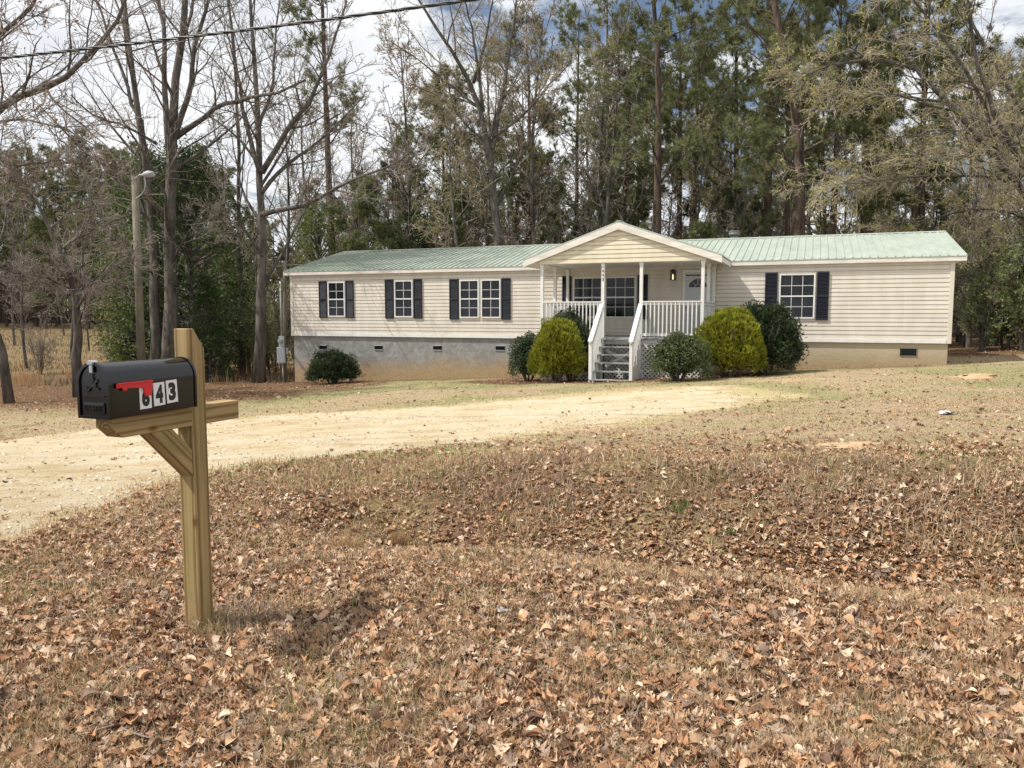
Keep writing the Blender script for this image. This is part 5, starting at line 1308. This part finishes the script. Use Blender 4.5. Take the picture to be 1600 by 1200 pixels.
# ------------------------------------------------------------------ garden bushes
def bush(px, by, pyt, wpx, Y, col, name, label, kind='box', n=9000, lsz=.055, seed=0, wy=.85):
    c = W(px, by, Y); gzv = gz(c[0], Y); top = W(px, pyt, Y)[2]; H = top - gzv; Wd = wpx / F * Y / 2 * .93; H *= .97
    gt = Geo(); gc = Geo(); base = np.array([c[0], Y, gzv])
    ns = 12; a = rng.random(ns) * 6.28; T = np.linspace(0, 1, 5)
    P = np.stack([np.cos(a)[:, None] * (.08 + Wd * .75 * T[None]), np.sin(a)[:, None] * (.08 + Wd * .7 * T[None]), (H * .8 * T ** .8)[None] * rng.uniform(.7, 1, (ns, 1)) - .05], -1); gt.tubes(P, np.tile((.03 - .02 * T)[None], (ns, 1)), 6)
    d = rnd_dirs(n); d[:, 2] = np.where(d[:, 2] < -.75, -d[:, 2], d[:, 2])
    lump = .95 + .24 * (fbm(d[:, 0] * 2.2 + 5 + seed, d[:, 1] * 2.2 + d[:, 2] * 1.7, 3, seed) - .5) * 2 + .13 * (fbm(d[:, 0] * 6 + seed, d[:, 1] * 6 + d[:, 2] * 5, 2, seed + 4) - .5) * 2
    rad = (1 - .42 * rng.random(n) ** 2.0)
    p = d * (lump * rad)[:, None]
    lowm = p[:, 2] < 0; p[lowm, :2] *= (1 + .42 * np.abs(p[lowm, 2]) ** .8)[:, None]
    if kind == 'loose': p *= (1 + .22 * rng.random(n) ** 4)[:, None]
    C = p * np.array([Wd, Wd * wy, H * .53]) + np.array([0, 0, H * .49]); C = C[C[:, 2] > .02]; rad = rad[:len(C)]
    sh = np.clip(.5 + .6 * vnoise(C[:, 0] * 7, C[:, 2] * 7 + C[:, 1] * 5, seed), .5, 1.15)
    colr = pal(col, len(C)) * sh[:, None]
    if kind == 'spray':        # upright flattened sprays
        k = 9; D = (C - [0, 0, H * .25]); D /= np.linalg.norm(D, axis=1, keepdims=True); needles(gc, C, D + np.array([0, 0, .7]), k, .10, .016, colr, 0, .35)
    elif kind == 'loose':
        D = (C - [0, 0, H * .2]); D /= np.linalg.norm(D, axis=1, keepdims=True); needles(gc, C, D + np.array([0, 0, .5]), 6, .085, .02, colr, 0, .7)
    else: diamonds(gc, C, rng.uniform(.7, 1.3, len(C)) * lsz, colr, 0, asp=.6)
    # inner mass of foliage, its shade painted in by a darker leaf colour
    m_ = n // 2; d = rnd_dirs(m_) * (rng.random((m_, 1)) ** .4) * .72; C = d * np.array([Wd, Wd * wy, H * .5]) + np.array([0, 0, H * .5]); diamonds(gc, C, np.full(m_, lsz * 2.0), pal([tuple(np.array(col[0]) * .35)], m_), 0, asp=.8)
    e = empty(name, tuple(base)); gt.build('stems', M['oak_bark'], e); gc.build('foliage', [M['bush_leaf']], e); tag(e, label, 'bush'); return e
DK = [(.055, .085, .035), (.075, .11, .045), (.045, .07, .032), (.095, .13, .065)]
YL = [(.38, .405, .03), (.32, .355, .03), (.44, .44, .05), (.22, .26, .035), (.36, .33, .06)]
BX = [(.09, .125, .045), (.13, .16, .06), (.07, .10, .04), (.16, .18, .075)]
bush(520, 600, 551, 76, 28.3, DK, 'bush', 'low dark green bush alone against the left foundation', 'loose', 6500, seed=1)
bush(826, 592, 522, 66, 23.9, DK, 'bush', 'dark green bush left of the yellow bush beside the stairs', 'box', 8000, .05, seed=2)
bush(893, 592, 487, 92, 23.6, [(.10, .14, .075), (.14, .18, .10), (.075, .11, .05)], 'bush', 'tall grey green bush behind the smaller yellow bush, by the porch rail', 'loose', 11000, seed=3, wy=.5)
bush(870, 594, 498, 82, 22.6, YL, 'bush', 'smaller rounded yellow green bush left of the stairs', 'spray', 5600, seed=4)
bush(1060, 590, 517, 104, 20.5, BX, 'bush', 'rounded dark boxwood between the stairs and the larger yellow bush', 'box', 13000, .045, seed=5)
bush(1138, 584, 485, 114, 21.3, YL, 'bush', 'larger rounded yellow green bush right of the porch', 'spray', 8200, seed=6, wy=.75)
bush(1192, 580, 474, 118, 22.1, DK, 'bush', 'tall dark bush right of the larger yellow bush under the right window', 'loose', 13000, seed=7, wy=.7)

# far edge of the woods: too far and too dense to count
def far_woods(name, px0, px1, Y0_, Y1_, z1, n, label, cols, sz):
    g = Geo(); px = rng.uniform(px0, px1, n); Y = rng.uniform(Y0_, Y1_, n); X = (px - 800) / F * Y
    top = z1 * (.55 + .8 * fbm(X * .12, Y * .02 + 3, 4, 8)); z = hz(X, Y) + top * rng.random(n) ** .85
    C = np.stack([X, Y, z], -1); k = fbm(X * .5, z * .5, 3, 17); shd = .5 + 1.1 * k
    diamonds(g, C, rng.uniform(.5, 1.2, n) * sz, pal(cols, n) * shd[:, None], 0, asp=.6)
    m_ = n // 40; Xt = (rng.uniform(px0, px1, m_) - 800) / F * (Y0_ - 1); zt_ = hz(Xt, np.full(m_, Y0_ - 1)); P = np.stack([np.stack([Xt, np.full(m_, Y0_ - 1.), zt_ - .2], -1), np.stack([Xt + rng.normal(0, .3, m_), np.full(m_, Y0_ - 1.), zt_ + z1 * rng.uniform(.4, .9, m_)], -1)], 1)
    g.tubes(P, np.tile(np.array([[.14, .05]]), (m_, 1)), 5, col=np.array([.14, .11, .09]))
    tag(g.build(name, M['leaf']), label, 'woods', kind='stuff')
far_woods('far_woods', -330, 480, 128, 142, 14, 26000, 'dark dense wood closing the far side of the field at the left', [(.05, .06, .035), (.07, .07, .04), (.09, .075, .055)], 1.0)
far_woods('far_woods', 880, 1780, 94, 112, 13, 22000, 'dense far wood seen between the pine trunks behind the right half of the house', [(.08, .10, .045), (.11, .11, .06), (.12, .10, .07), (.06, .08, .04)], .8)
far_woods('far_woods', 470, 900, 100, 115, 6, 8000, 'low far wood seen between trunks behind the left half of the house', [(.08, .09, .05), (.12, .10, .075)], .8)
